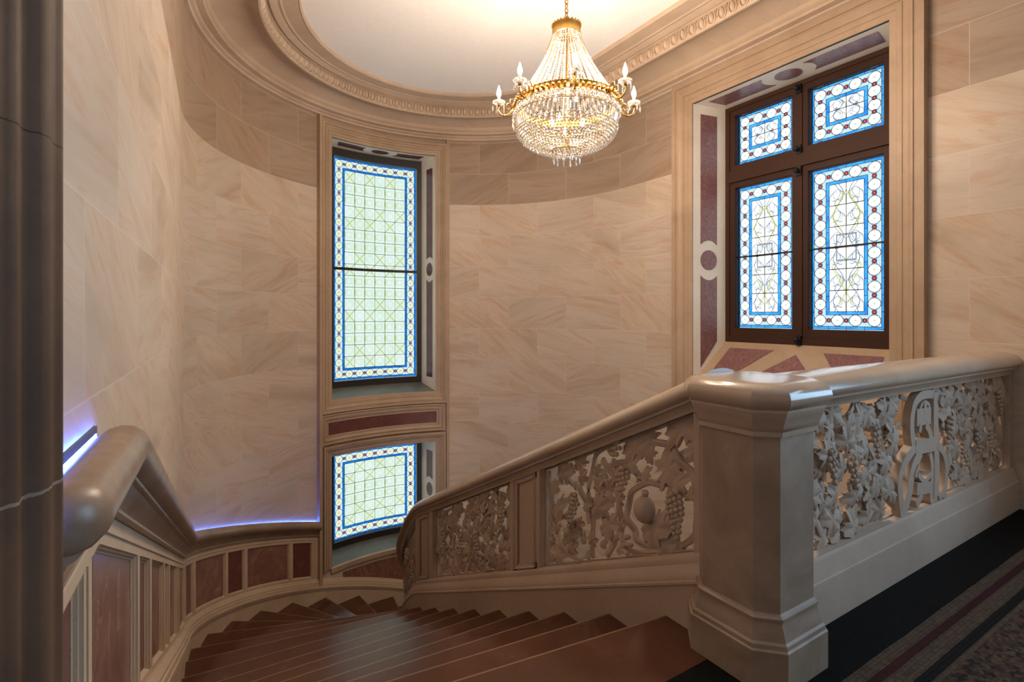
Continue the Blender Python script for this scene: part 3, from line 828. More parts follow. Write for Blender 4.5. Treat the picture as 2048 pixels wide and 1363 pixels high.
# ================================================================== STAIRS
RISE = 0.188
CI = CX; RIC = 0.497                       # centre line of the inner balustrade: straight x=2.075 then this radius
XIC = CX - RIC
CYI = 5.50
def ip(t):                                  # inner centre line; t=0 where the curve starts
    if t < 0: return XIC, CYI + t, -1.0, 0.0
    L = pi * RIC
    if t <= L:
        a = t / RIC; return CX - RIC * math.cos(a), CYI + RIC * math.sin(a), -math.cos(a), math.sin(a)
    return CX + RIC, CYI - (t - L), 1.0, 0.0
def IZ(t):                                  # crown of the stair handrail
    S0, S1, T0, T1 = 0.474, 1.60, -0.50, 0.15
    L = pi * RIC; y0 = 1.588 - CYI; D = T1 - T0
    z = 1.172 - S0 * (min(t, T0) - y0)
    if t <= T0: return z
    q = (min(t, T1) - T0) / D; z -= S0 * q * D + (S1 - S0) * D * 0.5 * q * q       # ease into the steeper fall round the well
    if t <= T1: return z
    z -= S1 * (min(t, L - T1) - T1)
    if t <= L - T1: return z
    q = (min(t, L - T0) - (L - T1)) / D; z -= S1 * q * D - (S1 - S0) * D * 0.5 * q * q
    return z - S0 * max(0.0, t - (L - T0))
def ti(y): return y - CYI
def I(t, h, o):
    x, y, nx, ny = ip(t); return (x + nx * o, y + ny * o, IZ(t) + h)
# nosing k: inner end, outer end
def nose(k):
    yo = {0: 2.00, 1: 2.36, 2: 2.68, 3: 3.00, 4: 3.38, 5: 3.76, 6: 4.18, 7: 4.66, 8: 5.20}
    if k <= 8:
        yi = 1.728 + 0.40 * k
        t = ty(yo[k]); a = W(t, 0, -0.02); return (XIC - 0.125, yi), (a[0], a[1])
    if k <= 23:
        fo = 9.5 + 11.85 * (k - 9); fi = 10 + 12.3 * (k - 10)
        r1, r2 = RIC + 0.125, R + 0.02
        if k == 9: return (XIC - 0.125, 5.27), (CX - r2 * math.cos(rad(fo)), CY + r2 * math.sin(rad(fo)))
        return (CX - r1 * math.cos(rad(fi)), CYI + r1 * math.sin(rad(fi))), (CX - r2 * math.cos(rad(fo)), CY + r2 * math.sin(rad(fo)))
    y = 5.0 - 0.40 * (k - 24)
    return (CX + RIC + 0.125, y), (CX + R + 0.02, y)
def outer_between(p, q, n=6):
    a0 = math.atan2(p[1] - CY, CX - p[0]); a1 = math.atan2(q[1] - CY, CX - q[0])
    if p[1] < CY - 0.02 and q[1] < CY - 0.02: return [p, q]
    out = []
    for i in range(n + 1):
        a = a0 + (a1 - a0) * i / n
        if a < 0 and p[0] < CX: out.append((p[0] + (q[0] - p[0]) * i / n if False else W(min(0, a * R), 0, -0.02)[0], CY + a * R if a > -0.4 else p[1] + (q[1] - p[1]) * i / n))
        else: out.append((CX - (R + 0.02) * math.cos(a), CY + (R + 0.02) * math.sin(a)))
    out[0] = p; out[-1] = q
    return out
stair = empty('staircase', (1.9, 1.41, 0), 'winding red brown marble staircase falling from the landing round the open well', 'staircase')
prev = ((XIC - 0.125, 1.409), (-0.25, 1.409))
def lerp(p, q, f): return (p[0] + (q[0] - p[0]) * f, p[1] + (q[1] - p[1]) * f)
OV = 0.030
steps = [nose(k) for k in range(0, 28)]
for k, cur in enumerate(steps):
    (pi_, po), (ci, co) = prev, cur
    if k <= 7: outer = [po, co]; inner = [pi_, ci]
    else:
        outer = outer_between(po, co); inner = [pi_, ci]
    zt = -RISE * k; th = 0.045
    # riser line lies OV behind the nosing
    d = Vector((co[0] - ci[0], co[1] - ci[1])); nrm = Vector((-d.y, d.x)).normalized()
    mid = Vector(((ci[0] + co[0]) / 2, (ci[1] + co[1]) / 2)); pm = Vector(((pi_[0] + po[0]) / 2, (pi_[1] + po[1]) / 2))
    if nrm.dot(pm - mid) < 0: nrm = -nrm     # towards the previous nosing
    def back(p, q): return (p[0] + nrm.x * q, p[1] + nrm.y * q)
    m = MB()
    # plan polygon: inner back, outer back..., outer front, inner front ; rounded front by stacked profile
    prof = [(0.0, 0.020), (0.0, 0.008), (-0.004, 0.002), (-0.011, 0.0), (-0.028, 0.0), (-0.038, 0.004), (-th, 0.014), (-th - 0.001, OV), (-RISE - 0.02, OV)]
    # tuck the tread a little under the step before
    pback = Vector((po[0] - pi_[0], po[1] - pi_[1])); pn = Vector((-pback.y, pback.x)).normalized()
    if pn.dot(mid - pm) > 0: pn = -pn
    ext = 0.06 if k else 0.0
    rings = []
    for dz, off in prof:
        ring = [(pi_[0] + pn.x * ext, pi_[1] + pn.y * ext)] + ([(outer[0][0] + pn.x * ext, outer[0][1] + pn.y * ext)]) + outer[1:-1] + [back(co, off), back(ci, off)]
        rings.append([(x, y, zt + dz) for x, y in ring])
    n = len(rings[0]); vs = [p for r_ in rings for p in r_]; fs = [list(range(n)), [(len(rings) - 1) * n + i for i in range(n)]]
    for a in range(len(rings) - 1):
        for i in range(n):
            j = (i + 1) % n; fs.append([a * n + i, a * n + j, (a + 1) * n + j, (a + 1) * n + i])
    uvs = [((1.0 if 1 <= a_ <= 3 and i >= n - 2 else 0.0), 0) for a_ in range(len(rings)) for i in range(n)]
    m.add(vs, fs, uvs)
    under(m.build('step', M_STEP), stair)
    prev = cur

# ------------------------------------------------------------------ wainscot with handrail on the outer wall
RAILP = [(-0.005, -0.02), (0.0, 0.0), (0.02, 0.006), (0.045, 0.024), (0.072, 0.031), (0.098, 0.026), (0.118, 0.010), (0.130, -0.014), (0.131, -0.040), (0.122, -0.065), (0.105, -0.083), (0.088, -0.090),
         (0.086, -0.098), (0.072, -0.099), (0.068, -0.108), (0.062, -0.122), (0.050, -0.142), (0.040, -0.160), (0.038, -0.170), (0.046, -0.172), (0.046, -0.182), (0.030, -0.184), (0.0, -0.186)]
TE = deg_t(66.2)
def ts_rail(a, b):
    base = lin(a, 0, 1) if a < 0 else []
    out = [a]
    if a < ty(1.70): out += [ty(1.70) + d for d in (-0.06, -0.03, -0.01, 0.01, 0.03, 0.06)]
    if a < 0: out += lin(-3.2, -0.3, 6) + [-0.15, 0.0]
    s = max(a, 0.0)
    out += lin(s, b, max(6, int((b - s) / 0.07)))
    r = []
    for v in sorted(out):
        if a <= v <= b and (not r or v - r[-1] > 1e-4): r.append(v)
    return r
RT0 = [0.0]
def WSR(t, h, o):
    q = min(1.0, max(0.0, (t - RT0[0]) / 0.075)); s = math.sqrt(max(0.0, 1 - (1 - q) ** 2))
    if h > -0.092: h = -0.035 + (h + 0.035) * (0.25 + 0.75 * s)
    return WS(t, h, o * (0.25 + 0.75 * s))
def wainscot(t0, t1, panels, label, railmat):
    RT0[0] = t0
    x, y, z = W(t0, ZL(t0) - 0.9, 0)
    w = empty('wainscot', (x, y, z), label, 'wall panelling')
    TS = ts_rail(t0, t1) if t0 < ARC * 0.5 else lin(t0, t1, 50)
    TSR = sorted(set([t0 + q for q in (0.0, 0.004, 0.012, 0.024, 0.038, 0.055, 0.075)] + [q for q in TS if q > t0 + 0.08]))
    m = MB(); sweep(m, WSR, TSR, RAILP); under(m.build('handrail', railmat, smooth=40), w)
    # frieze, stiles, bottom rail
    m = MB()
    FA = 0.022
    for h0, h1 in ((-0.275, -0.186), (-0.815, -0.770)):
        n = len(TS) - 1
        for i in range(n): sbox(m, WS, TS[i], TS[i + 1], h0, h1, -0.005, FA)
    edges = [t0] + [e for p in panels for e in p] + [t1]
    for i in range(0, len(edges), 2):
        a, b = edges[i], edges[i + 1]
        if b - a > 0.005: sbox(m, WS, a, b, -0.772, -0.273, -0.005, FA, max(1, int((b - a) / 0.1)))
        if b - a > 0.09: 
            c = (a + b) / 2; sbox(m, WS, c - 0.012, c + 0.012, -0.772, -0.273, FA, FA + 0.004)
    under(m.build('stone_frame', M_DADO), w)
    # thin bead on the frieze
    m = MB(); sweep(m, WS, TS, [(FA, -0.225), (FA + 0.006, -0.228), (FA + 0.006, -0.238), (FA, -0.241)]); under(m.build('bead', M_DADO), w)
    for i, (a, b) in enumerate(panels):
        n = max(1, int((b - a) / 0.08))
        m = MB()
        frame(m, WS, a + 0.014, -0.756, b - 0.014, -0.289, [(0, -0.006), (0.0, 0.004), (0.005, 0.006), (0.008, 0.014), (0.012, 0.016), (0.015, 0.024)], n, 2)
        under(m.build('panel_moulding', M_DADO, smooth=30), w)
        m = MB(); sbox(m, WS, a + 0.012, b - 0.012, -0.758, -0.287, -0.006, 0.002, n, 1)
        wide = (b - a) > 0.4
        p = under(m.build('marble_panel', M_RED if wide else M_RED2, smooth=30), w)
    m = MB(); TS2 = TS
    sweep(m, WS, TS2, [(-0.005, -0.80), (0.034, -0.802), (0.040, -0.812), (0.048, -0.84), (0.052, -0.845), (0.052, -0.862), (0.060, -0.868), (0.064, -0.90), (0.070, -0.905), (0.070, -0.925), (0.062, -0.930), (0.060, -0.95), (0.052, -0.956), (0.050, -0.97), (0.045, -0.975), (0.045, -1.55), (-0.005, -1.55)], caps=True)
    under(m.build('skirting', M_DADO, smooth=30), w)
    return w
dg = deg_t
P = [(ty(1.12), ty(1.52)), (ty(1.62), ty(2.42)), (ty(2.49), ty(2.82)), (ty(2.90), ty(3.48)), (ty(3.56), ty(3.82)), (ty(3.90), ty(4.52)), (ty(4.59), ty(4.73)), (ty(4.81), ty(5.50)),
     (dg(6.2), dg(13.5)), (dg(15.2), dg(31.0)), (dg(32.2), dg(39.0)), (dg(40.3), dg(56.0)), (dg(57.3), dg(64.1))]
wainscot(ty(1.085), TE, P, 'red marble panelled wainscot with thick rounded stone handrail on the left wall', M_WRAIL)
P2 = []
a = dg(113.5)
while a < ARC + 3.2:
    P2.append((a, a + 0.70)); P2.append((a + 0.79, a + 1.07)); a += 1.16
wainscot(dg(112.1), a, P2, 'lower stretch of panelled wainscot running down behind the stair balustrade', M_WRAIL)
# string and skirting under the windows
m = MB(); sweep(m, WS, lin(TE, dg(112.1), 24), [(-0.005, -0.80), (0.034, -0.802), (0.040, -0.812), (0.048, -0.84), (0.052, -0.845), (0.052, -0.862), (0.060, -0.868), (0.064, -0.90), (0.070, -0.905), (0.070, -0.925), (0.062, -0.930), (0.060, -0.95), (0.052, -0.956), (0.050, -0.97), (0.045, -0.975), (0.045, -1.55), (-0.005, -1.55)])
o = tag(m.build('trim_7', M_DADO, smooth=30), kind='structure'); o['label'] = 'moulded stone skirting under the curved wall windows'
# light strips
led = empty('light_strip', WS(dg(30), 0.01, 0.01), 'thin glowing blue light strip behind the wall handrail', 'light strip')
m = MB(); sweep(m, WS, ts_rail(dg(9), TE - 0.02), [(0.003, 0.001), (0.003, 0.013), (0.010, 0.013), (0.010, 0.003)], closed=True); under(m.build('glowing_strip', M_LED), led)
led2 = empty('light_strip', WS(ty(1.3), 0.01, 0.01), 'short glowing blue light strip by the dark door jamb with its casing', 'light strip')
m = MB(); sweep(m, WS, [ty(1.05), ty(1.75)], [(0.002, 0.002), (0.002, 0.026), (0.009, 0.026), (0.009, 0.002)], closed=True); sweep(m, WS, [ty(1.05), ty(1.75)], [(0.021, 0.007), (0.021, 0.0105), (0.0225, 0.0105), (0.0225, 0.008)], closed=True); under(m.build('glowing_strip', M_LED2), led2)
m = MB(); sweep(m, WS, [ty(1.05), ty(1.70)], [(0.0115, 0.016), (0.0115, 0.034), (0.019, 0.033), (0.019, 0.016)], closed=True); under(m.build('casing', M_LEDCASE), led2)

# ------------------------------------------------------------------ carving helpers: work in panel space fn(u, v, o)
def leaf(m, fn, cu, cv, size, rot, o0, rnd, tilt=0.0, curl=1.0):
    """five-lobed vine leaf with serrated edge, ribs and thickness"""
    N = 60; outl = []
    for k in range(N):
        th = -pi + 2 * pi * k / N           # 0 = tip
        a = abs(th)
        lob = 0.56 + 0.44 * abs(math.cos(2.5 * th)) ** 0.65 if a < 2.5 else 0.55 + 0.1 * math.cos((a - 2.8) * 4)
        if a > 2.9: lob = 0.28
        lob *= (1.04, 0.97, 0.89)[k % 3] * rnd.uniform(0.93, 1.05)
        lob *= 1.0 - 0.10 * (a / pi)
        outl.append((th, lob))
    cr, sr = math.cos(rot), math.sin(rot)
    tu, tv = rnd.uniform(-0.5, 0.5), rnd.uniform(-0.5, 0.5)
    def P(r, th, dz):
        x, y = r * math.sin(th), r * math.cos(th)
        rib = abs(math.cos(2.5 * th)); rib = rib ** 4
        d = curl * (0.30 * (r / size) ** 2 * size * 0.9) * (-1) + 0.13 * size * (1 - rib) * (r / size) * (1 if True else 0)
        X, Y = x * cr - y * sr, x * sr + y * cr
        return fn(cu + X, cv + Y, o0 + d + dz + (X * tu + Y * tv) * 0.5)
    vs = [P(0, 0, 0)]; R_ = (0.40, 0.75, 1.0)
    for f in R_:
        for th, l in outl: vs.append(P(size * l * f, th, 0))
    th_ = 0.30 * size
    fs = [[0, 1 + k, 1 + (k + 1) % N] for k in range(N)]
    for i in range(2):
        for k in range(N):
            l = (k + 1) % N; fs.append([1 + i * N + k, 1 + i * N + l, 1 + (i + 1) * N + l, 1 + (i + 1) * N + k])
    b = len(vs)
    for th, l in outl: vs.append(P(size * l * 0.93, th, -th_ * 0.55))
    vs.append(P(0, 0, -th_))
    for k in range(N):
        l = (k + 1) % N; fs.append([1 + 2 * N + k, 1 + 2 * N + l, b + l, b + k]); fs.append([b + N, b + k, b + l])
    m.add(vs, fs)
def grapes(m, fn, cu, cv, w, h, o0, rnd, ang=0.0, r=None):
    r = r or 0.0150
    n = int(h / (r * 1.55)); ca, sa = math.cos(ang), math.sin(ang)
    for i in range(n):
        f = i / max(1, n - 1); ww = w * (1 - 0.75 * f ** 1.5) * (0.7 + 0.5 * min(1, f * 4))
        k = max(1, int(ww / (r * 1.6)))
        for j in range(k):
            x = (j - (k - 1) / 2) * r * 1.75 + rnd.uniform(-.2, .2) * r; y = h / 2 - f * h
            bul = math.sqrt(max(0, 1 - (2 * x / (w + 1e-6)) ** 2)) * r * 1.4
            c = fn(cu + x * ca - y * sa, cv + x * sa + y * ca, o0 + bul + rnd.uniform(0, .004))
            ball(m, c, r * rnd.uniform(0.92, 1.08), 8, 5)
def stem(m, fn, pts, r=0.013, o0=0.0, rnd=None, grooved=True):
    sp = spline(pts, 6); n = len(sp)
    L = [fn(u, v, o0 + 0.010 * math.sin(i * 0.7)) for i, (u, v) in enumerate(sp)]
    tube(m, L, r, 7)
    if grooved:
        A = []
        for i, (u, v) in enumerate(sp):
            q = sp[min(i + 1, n - 1)]; p = sp[max(0, i - 1)]; dx, dy = q[0] - p[0], q[1] - p[1]; l = math.hypot(dx, dy) + 1e-9
            A.append(fn(u - dy / l * r * 0.9, v + dx / l * r * 0.9, o0 + 0.010 * math.sin(i * 0.7) + r * 0.35))
        tube(m, A, r * 0.55, 5)
def carved_panel(par, fn, u0, u1, v0, v1, seed, n_scroll, dens=1.0, avoid=None, leafs=0.075, items=None, mat=None, om=0.03, grape_n=3, th=0.035):
    """pierced vine carving inside a rectangle of the balustrade"""
    rnd = random.Random(seed); mat = mat or M_CARVE
    m = MB(); e = 0.008
    for a, b, c, d in ((u0, u0 + e, v0, v1), (u1 - e, u1, v0, v1), (u0, u1, v0, v0 + e), (u0, u1, v1 - e, v1)): sbox(m, fn, a, b, c, d, om - 0.05, om + 0.008, max(1, int((b - a) / 0.1)))
    gs = []
    if items:
        for s in items['stems']: stem(m, fn, s, 0.0145, om - 0.005)
        for (u, v, s, r) in items['leaves']: leaf(m, fn, u, v, s, r, om + 0.012, rnd)
        gs = items['grapes']
        placed = [(a, b, s * 0.8) for a, b, s, _ in items['leaves']] + [(a, b, 0.07) for a, b, _, _, _ in gs] + [(*pxy(850, 840), 0.11)] + [(a, b, 0.018) for L in items['stems'] for a, b in spline(L, 4)]
        for _ in range(420):
            u = rnd.uniform(u0 + 0.03, u1 - 0.03); v = rnd.uniform(v0 + 0.03, v1 - 0.03); s = rnd.uniform(0.034, 0.052)
            if all(math.hypot(u - a, v - b) > q + s * 0.42 for a, b, q in placed):
                placed.append((u, v, s)); leaf(m, fn, u, v, s, rnd.uniform(-pi, pi), om + 0.004, rnd)
    else:
        wS = (u1 - u0) / n_scroll; H = v1 - v0; placed = []
        for i in range(n_scroll):
            a = u0 + wS * i; s = 1 if i % 2 else -1
            c = a + wS / 2
            for sg in (-1, 1):
                stem(m, fn, [(c + sg * wS * 0.10, v0 + 0.01), (c + sg * wS * 0.44, v0 + H * 0.22), (c + sg * wS * 0.46, v0 + H * 0.55), (c + sg * wS * 0.34, v0 + H * 0.84), (c + sg * wS * 0.06, v1 - 0.03)], 0.012, om - 0.005)
            stem(m, fn, [(c - s * wS * 0.2, v0 + 0.02), (c - s * wS * 0.02, v0 + H * 0.3), (c + s * wS * 0.22, v0 + H * 0.52), (c + s * wS * 0.02, v0 + H * 0.72), (c - s * wS * 0.25, v0 + H * 0.62), (c - s * wS * 0.22, v0 + H * 0.46)], 0.011, om)
        for i in range(grape_n):
            u = u0 + (u1 - u0) * (i + 0.5) / grape_n + rnd.uniform(-.04, .04); v = rnd.uniform(v0 + H * 0.3, v1 - H * 0.25)
            if avoid and avoid(u, v, 0.06): continue
            gs.append((u, v, 0.085, 0.16, rnd.uniform(-.4, .4))); placed.append((u, v))
        tries = int(500 * dens)
        for _ in range(tries):
            u = rnd.uniform(u0 + 0.04, u1 - 0.04); v = rnd.uniform(v0 + 0.04, v1 - 0.04)
            s = leafs * rnd.uniform(0.75, 1.15)
            if avoid and avoid(u, v, s * 0.55): continue
            if all(math.hypot(u - a, v - b) > s * (1.30 / dens) for a, b in placed):
                placed.append((u, v)); leaf(m, fn, u, v, s, rnd.uniform(-pi, pi), om + rnd.uniform(0.004, 0.03), rnd)
    p = under(m.build('carved_panel', mat, smooth=50), par)
    for (u, v, w_, h_, a_) in gs:
        g = MB(); grapes(g, fn, u, v, w_, h_, om + 0.012, rnd, a_)
        o = g.build('grape_cluster', mat, p, smooth=60)
    return p

HR = [(0.0, 0.0), (0.05, -0.003), (0.095, -0.014), (0.128, -0.034), (0.146, -0.060), (0.147, -0.082), (0.138, -0.098), (0.122, -0.106), (0.118, -0.108), (0.118, -0.120), (0.104, -0.123), (0.100, -0.130), (0.092, -0.150), (0.088, -0.158), (0.088, -0.168), (0.076, -0.170)]
def full(half): return [(-o, h) for o, h in reversed(half)] + [(o, h) for o, h in half[1:]]

# ------------------------------------------------------------------ stair balustrade
LI = pi * RIC
bal = empty('stair_balustrade', I(ti(1.58), -1.1, 0), 'carved stone balustrade with rounded handrail following the winding stair', 'balustrade')
t0, t1 = ti(1.52), LI + 2.6
TSI = lin(t0, -0.5, 14)[:-1] + lin(-0.5, LI + 0.5, 70) + lin(LI + 0.5, t1, 6)[1:]
m = MB(); sweep(m, I, TSI, full(HR)); under(m.build('handrail', M_RAIL, smooth=40), bal)
ST = [(0.07, -0.828), (0.085, -0.832), (0.098, -0.840), (0.103, -0.850), (0.103, -0.875), (0.116, -0.895), (0.130, -0.918), (0.134, -0.935), (0.134, -0.945), (0.146, -0.950), (0.146, -0.962), (0.139, -0.968), (0.139, -1.42)]
m = MB(); sweep(m, I, TSI, full(ST), closed=True); under(m.build('string', M_CARVE, smooth=35), bal)
segs = [(ti(1.60), ti(2.865), 'c'), (ti(2.90), ti(3.205), 'p'), (ti(3.25), ti(4.72), 'c'), (ti(4.80), ti(5.11), 'p'), (ti(5.17), 0.60, 'c'), (0.66, 0.90, 'p'), (0.96, LI + 0.3, 'c'), (LI + 0.36, LI + 0.66, 'p'), (LI + 0.72, t1 - 0.03, 'c')]
ed = [t0] + [x for a, b, k in segs for x in (a, b)] + [t1]
for i in range(0, len(ed), 2):
    if ed[i + 1] > ed[i]:
        m = MB(); sbox(m, I, ed[i], ed[i + 1], -0.832, -0.166, -0.075, 0.085, 2); under(m.build('upright', M_CARVE), bal)
# near panel traced from the carving: coordinates from plane y,z
def pxy(x, y):               # position on the carving of the first panel -> (t, h)
    u = (x - 25) / (1212 - 25)
    Y = 2.865 + (1.60 - 2.865) * (math.pow(u, 0.87))
    top = 455 + (75 - 455) * u; bot = 1270 + (1205 - 1270) * u
    f = (y - top) / (bot - top)
    return (ti(Y), -0.165 - 0.663 * f)
def sc_(s): return s
it = dict(
 stems=[[pxy(*p) for p in L] for L in (
  [(420, 1220), (410, 900), (385, 640), (430, 400), (540, 290), (610, 300)],
  [(505, 400), (590, 560), (650, 850), (640, 1030), (590, 1110), (550, 1210)],
  [(960, 660), (850, 630), (740, 700), (700, 850), (745, 1000), (790, 1100), (880, 1175)],
  [(880, 280), (1000, 330), (1090, 480), (1170, 620), (1195, 800), (1190, 1000), (1150, 1120), (1080, 1180)],
  [(300, 600), (360, 760), (400, 930)],
  [(45, 480), (55, 700), (70, 900), (130, 1050), (200, 1180), (330, 1235)],
  [(560, 460), (660, 440), (750, 500), (790, 600)],
  [(650, 1030), (730, 1180), (900, 1200), (1060, 1180)],
  [(600, 760), (520, 640), (440, 560)])],
 leaves=[(*pxy(x, y), s * 1.25, r) for x, y, s, r in (
  (1110, 215, 0.115, 0.1), (780, 330, 0.105, 0.0), (170, 510, 0.11, 0.2), (120, 790, 0.085, 2.6), (120, 1175, 0.085, 0.4), (230, 1010, 0.085, 2.9), (480, 810, 0.10, 0.1),
  (905, 990, 0.115, 3.1), (1000, 520, 0.105, 1.2), (1060, 650, 0.075, 2.6), (980, 1140, 0.075, 3.0), (560, 950, 0.08, 3.0), (470, 640, 0.055, 0.8), (320, 430, 0.06, -0.6), (240, 1130, 0.05, 2.4), (1180, 380, 0.06, -1.8),
  (330, 540, 0.05, 2.2), (560, 640, 0.05, 2.0), (730, 460, 0.06, 2.4), (660, 950, 0.04, 3.0), (300, 930, 0.05, 3.0), (90, 620, 0.05, 1.0), (640, 740, 0.045, 1.5), (420, 1080, 0.05, 0.3), (880, 400, 0.05, -0.8), (560, 300, 0.05, 1.0), (1150, 760, 0.04, 0.2), (70, 980, 0.05, 0.5), (520, 520, 0.04, 2.5), (380, 780, 0.04, 2.9))],
 grapes=[(*pxy(690, 595), 0.10, 0.14, 0.0), (*pxy(270, 830), 0.09, 0.22, 0.25), (*pxy(1075, 910), 0.11, 0.22, -0.15), (*pxy(640, 340), 0.075, 0.10, 0.2), (*pxy(735, 1125), 0.09, 0.09, 0.0)])
first = None
for i, (a, b, kind) in enumerate(segs):
    if kind == 'c':
        if i == 0:
            p = carved_panel(bal, I, a, b, -0.828, -0.168, 3, 2, items=it)
            g = MB(); u, v = pxy(850, 840)
            c = I(u, v, 0.05); ball(g, c, 0.058, 14, 9, 1.25); c2 = I(u, v + 0.085, 0.045); ball(g, c2, 0.020, 10, 6)
            g.build('carved_pear', M_CARVE, p, smooth=60)
        else: carved_panel(bal, I, a, b, -0.828, -0.168, 11 + i, 2, dens=1.22, leafs=0.085, grape_n=4)
    else:
        m = MB(); frame(m, I, a + 0.05, -0.79, b - 0.05, -0.205, [(0.0, 0.060), (0.0, 0.072), (0.008, 0.075), (0.012, 0.084), (0.024, 0.087), (0.03, 0.095), (0.034, 0.084), (0.036, 0.08)], 4, 2)
        sbox(m, I, a, b, -0.832, -0.166, -0.075, 0.068, 4)
        for q in ((a, a + 0.05), (b - 0.05, b)): sbox(m, I, q[0], q[1], -0.832, -0.166, 0.06, 0.084, 2)
        sbox(m, I, a, b, -0.832, -0.79, 0.06, 0.084, 4); sbox(m, I, a, b, -0.205, -0.166, 0.06, 0.084, 4)
        under(m.build('plain_panel', M_CARVE, smooth=30), bal)

# ------------------------------------------------------------------ landing balustrade
YBAL = 1.40; ZT = 1.172
def Lb(x, h, o): return (x, YBAL - o, ZT + h)
lbal = empty('landing_balustrade', (3.8, YBAL, 0), 'straight pierced stone balustrade with interlaced letters along the dark mosaic landing', 'balustrade')
x0, x1 = 2.24, XR - 0.005
m = MB(); sweep(m, Lb, [x0, x1], full(HR)); under(m.build('handrail', M_RAIL, smooth=40), lbal)
PL = [(0.06, -0.868), (0.092, -0.870), (0.098, -0.878), (0.100, -0.888), (0.118, -0.945), (0.121, -0.960), (0.128, -0.964), (0.130, -0.975), (0.130, -1.171)]
m = MB(); sweep(m, Lb, [x0, x1], full(PL), closed=True); under(m.build('plinth', M_CARVE, smooth=30), lbal)
for q0, q1 in ((x0, 2.30), (5.215, x1)):
    m = MB(); sbox(m, Lb, q0, q1, -0.872, -0.166, -0.08, 0.085); under(m.build('upright', M_CARVE), lbal)
MONO = []
def mp(x, y):
    px, py = 1600 + x / 3.324, 740 + y / 3.324
    k = (px - 1024) / 1026.; th = rad(31.7); cc, ss = math.cos(th), math.sin(th)
    d = 1.285 / (-k * ss + cc); return ((k * cc + ss) * d, CAMZ - (py - 630) / 1026. * d - ZT)
STROKES = [  # (points, width)
 ([(815, 520), (800, 470), (795, 400), (797, 320), (815, 230), (850, 180), (890, 165), (940, 165)], 0.052),
 ([(880, 215), (905, 235), (915, 300)], 0.022), ([(880, 215), (855, 240), (842, 300)], 0.022),
 ([(950, 150), (950, 330), (953, 520), (957, 700), (950, 880)], 0.070),
 ([(815, 520), (765, 590), (722, 690), (712, 800), (725, 930)], 0.055),
 ([(850, 550), (808, 640), (785, 740), (768, 850), (735, 960), (715, 985)], 0.070),
 ([(815, 525), (880, 510), (950, 495)], 0.085),
 ([(960, 505), (1000, 560), (1018, 660), (1010, 780), (985, 860)], 0.045),
 ([(820, 322), (912, 305)], 0.100), ([(876, 215), (876, 300)], 0.040), ([(880, 365), (905, 420), (908, 455)], 0.045), ([(845, 365), (838, 420)], 0.035),
 ([(905, 560), (918, 640), (915, 760), (912, 860), (925, 890)], 0.040), ([(825, 700), (868, 745), (912, 695)], 0.030), ([(870, 745), (868, 800)], 0.030),
 ([(815, 800), (912, 785)], 0.070), ([(845, 810), (835, 860), (810, 905)], 0.050), ([(830, 640), (812, 690), (806, 720)], 0.026), ([(960, 860), (985, 835), (1000, 850)], 0.030), ([(985, 180), (968, 210), (985, 240)], 0.026)]
def avoid(u, v, r):
    for L, w in MONOP:
        for (a, b), (c, d) in zip(L, L[1:]):
            dx, dy = c - a, d - b; q = max(0, min(1, ((u - a) * dx + (v - b) * dy) / (dx * dx + dy * dy + 1e-9)))
            if math.hypot(u - a - dx * q, v - b - dy * q) < w / 2 + r * 0.6: return True
    return 3.42 < u < 4.0 and -0.80 < v < -0.2
MONOP = [([mp(*p) for p in L], w) for L, w in STROKES]
pn_ = carved_panel(lbal, Lb, 2.30, 5.215, -0.868, -0.168, 41, 6, dens=1.65, avoid=avoid, leafs=0.108, om=0.035, grape_n=12)
m = MB()
for si, (L, w) in enumerate(MONOP):
    zi = si * 0.0006
    sp = spline(L, 6) if len(L) > 2 else L; n = len(sp)
    vs = []; fs = []
    for i, (u, v) in enumerate(sp):
        q = sp[min(i + 1, n - 1)]; p = sp[max(0, i - 1)]; dx, dy = q[0] - p[0], q[1] - p[1]; l = math.hypot(dx, dy) + 1e-9
        nx_, ny_ = -dy / l * w / 2, dx / l * w / 2
        for s, o in ((1, 0.080 + zi), (-1, 0.080 + zi), (-1, 0.040 - zi), (1, 0.040 - zi)): vs.append(Lb(u + nx_ * s, v + ny_ * s, o))
    for i in range(n - 1):
        for k in range(4):
            l = (k + 1) % 4; fs.append([4 * i + k, 4 * i + l, 4 * i + 4 + l, 4 * i + 4 + k])
    fs += [[0, 1, 2, 3], [4 * n - 4, 4 * n - 3, 4 * n - 2, 4 * n - 1]]
    m.add(vs, fs)
g = m.build('monogram', M_CARVE, pn_); g['label'] = 'flat interlaced letter monogram'

# ------------------------------------------------------------------ newel
NX, NY = 2.075, 1.350
newel = empty('newel_post', (NX, NY, 0), 'heavy chamfered stone newel post with rounded cap at the head of the stair', 'newel post')
def octo(prof):
    m = MB(); vs = []
    for h, ch, z in prof:
        for x, y in ((h - ch, -h), (h, -h + ch), (h, h - ch), (h - ch, h), (-h + ch, h), (-h, h - ch), (-h, -h + ch), (-h + ch, -h)): vs.append((NX + x, NY + y, z))
    n = len(prof); fs = [list(range(8)), [8 * (n - 1) + i for i in range(8)]]
    for i in range(n - 1):
        for k in range(8):
            l = (k + 1) % 8; fs.append([8 * i + k, 8 * i + l, 8 * i + 8 + l, 8 * i + 8 + k])
    m.add(vs, fs); return m
under(octo([(0.236, 0.092, -0.19), (0.236, 0.092, 0.150), (0.230, 0.09, 0.156), (0.228, 0.09, 0.172), (0.220, 0.086, 0.180), (0.218, 0.085, 0.190), (0.210, 0.080, 0.215), (0.203, 0.076, 0.235), (0.201, 0.075, 0.250), (0.206, 0.078, 0.253), (0.206, 0.078, 0.262), (0.196, 0.072, 0.268), (0.190, 0.070, 0.275)]).build('base', M_NEWEL, smooth=20), newel)
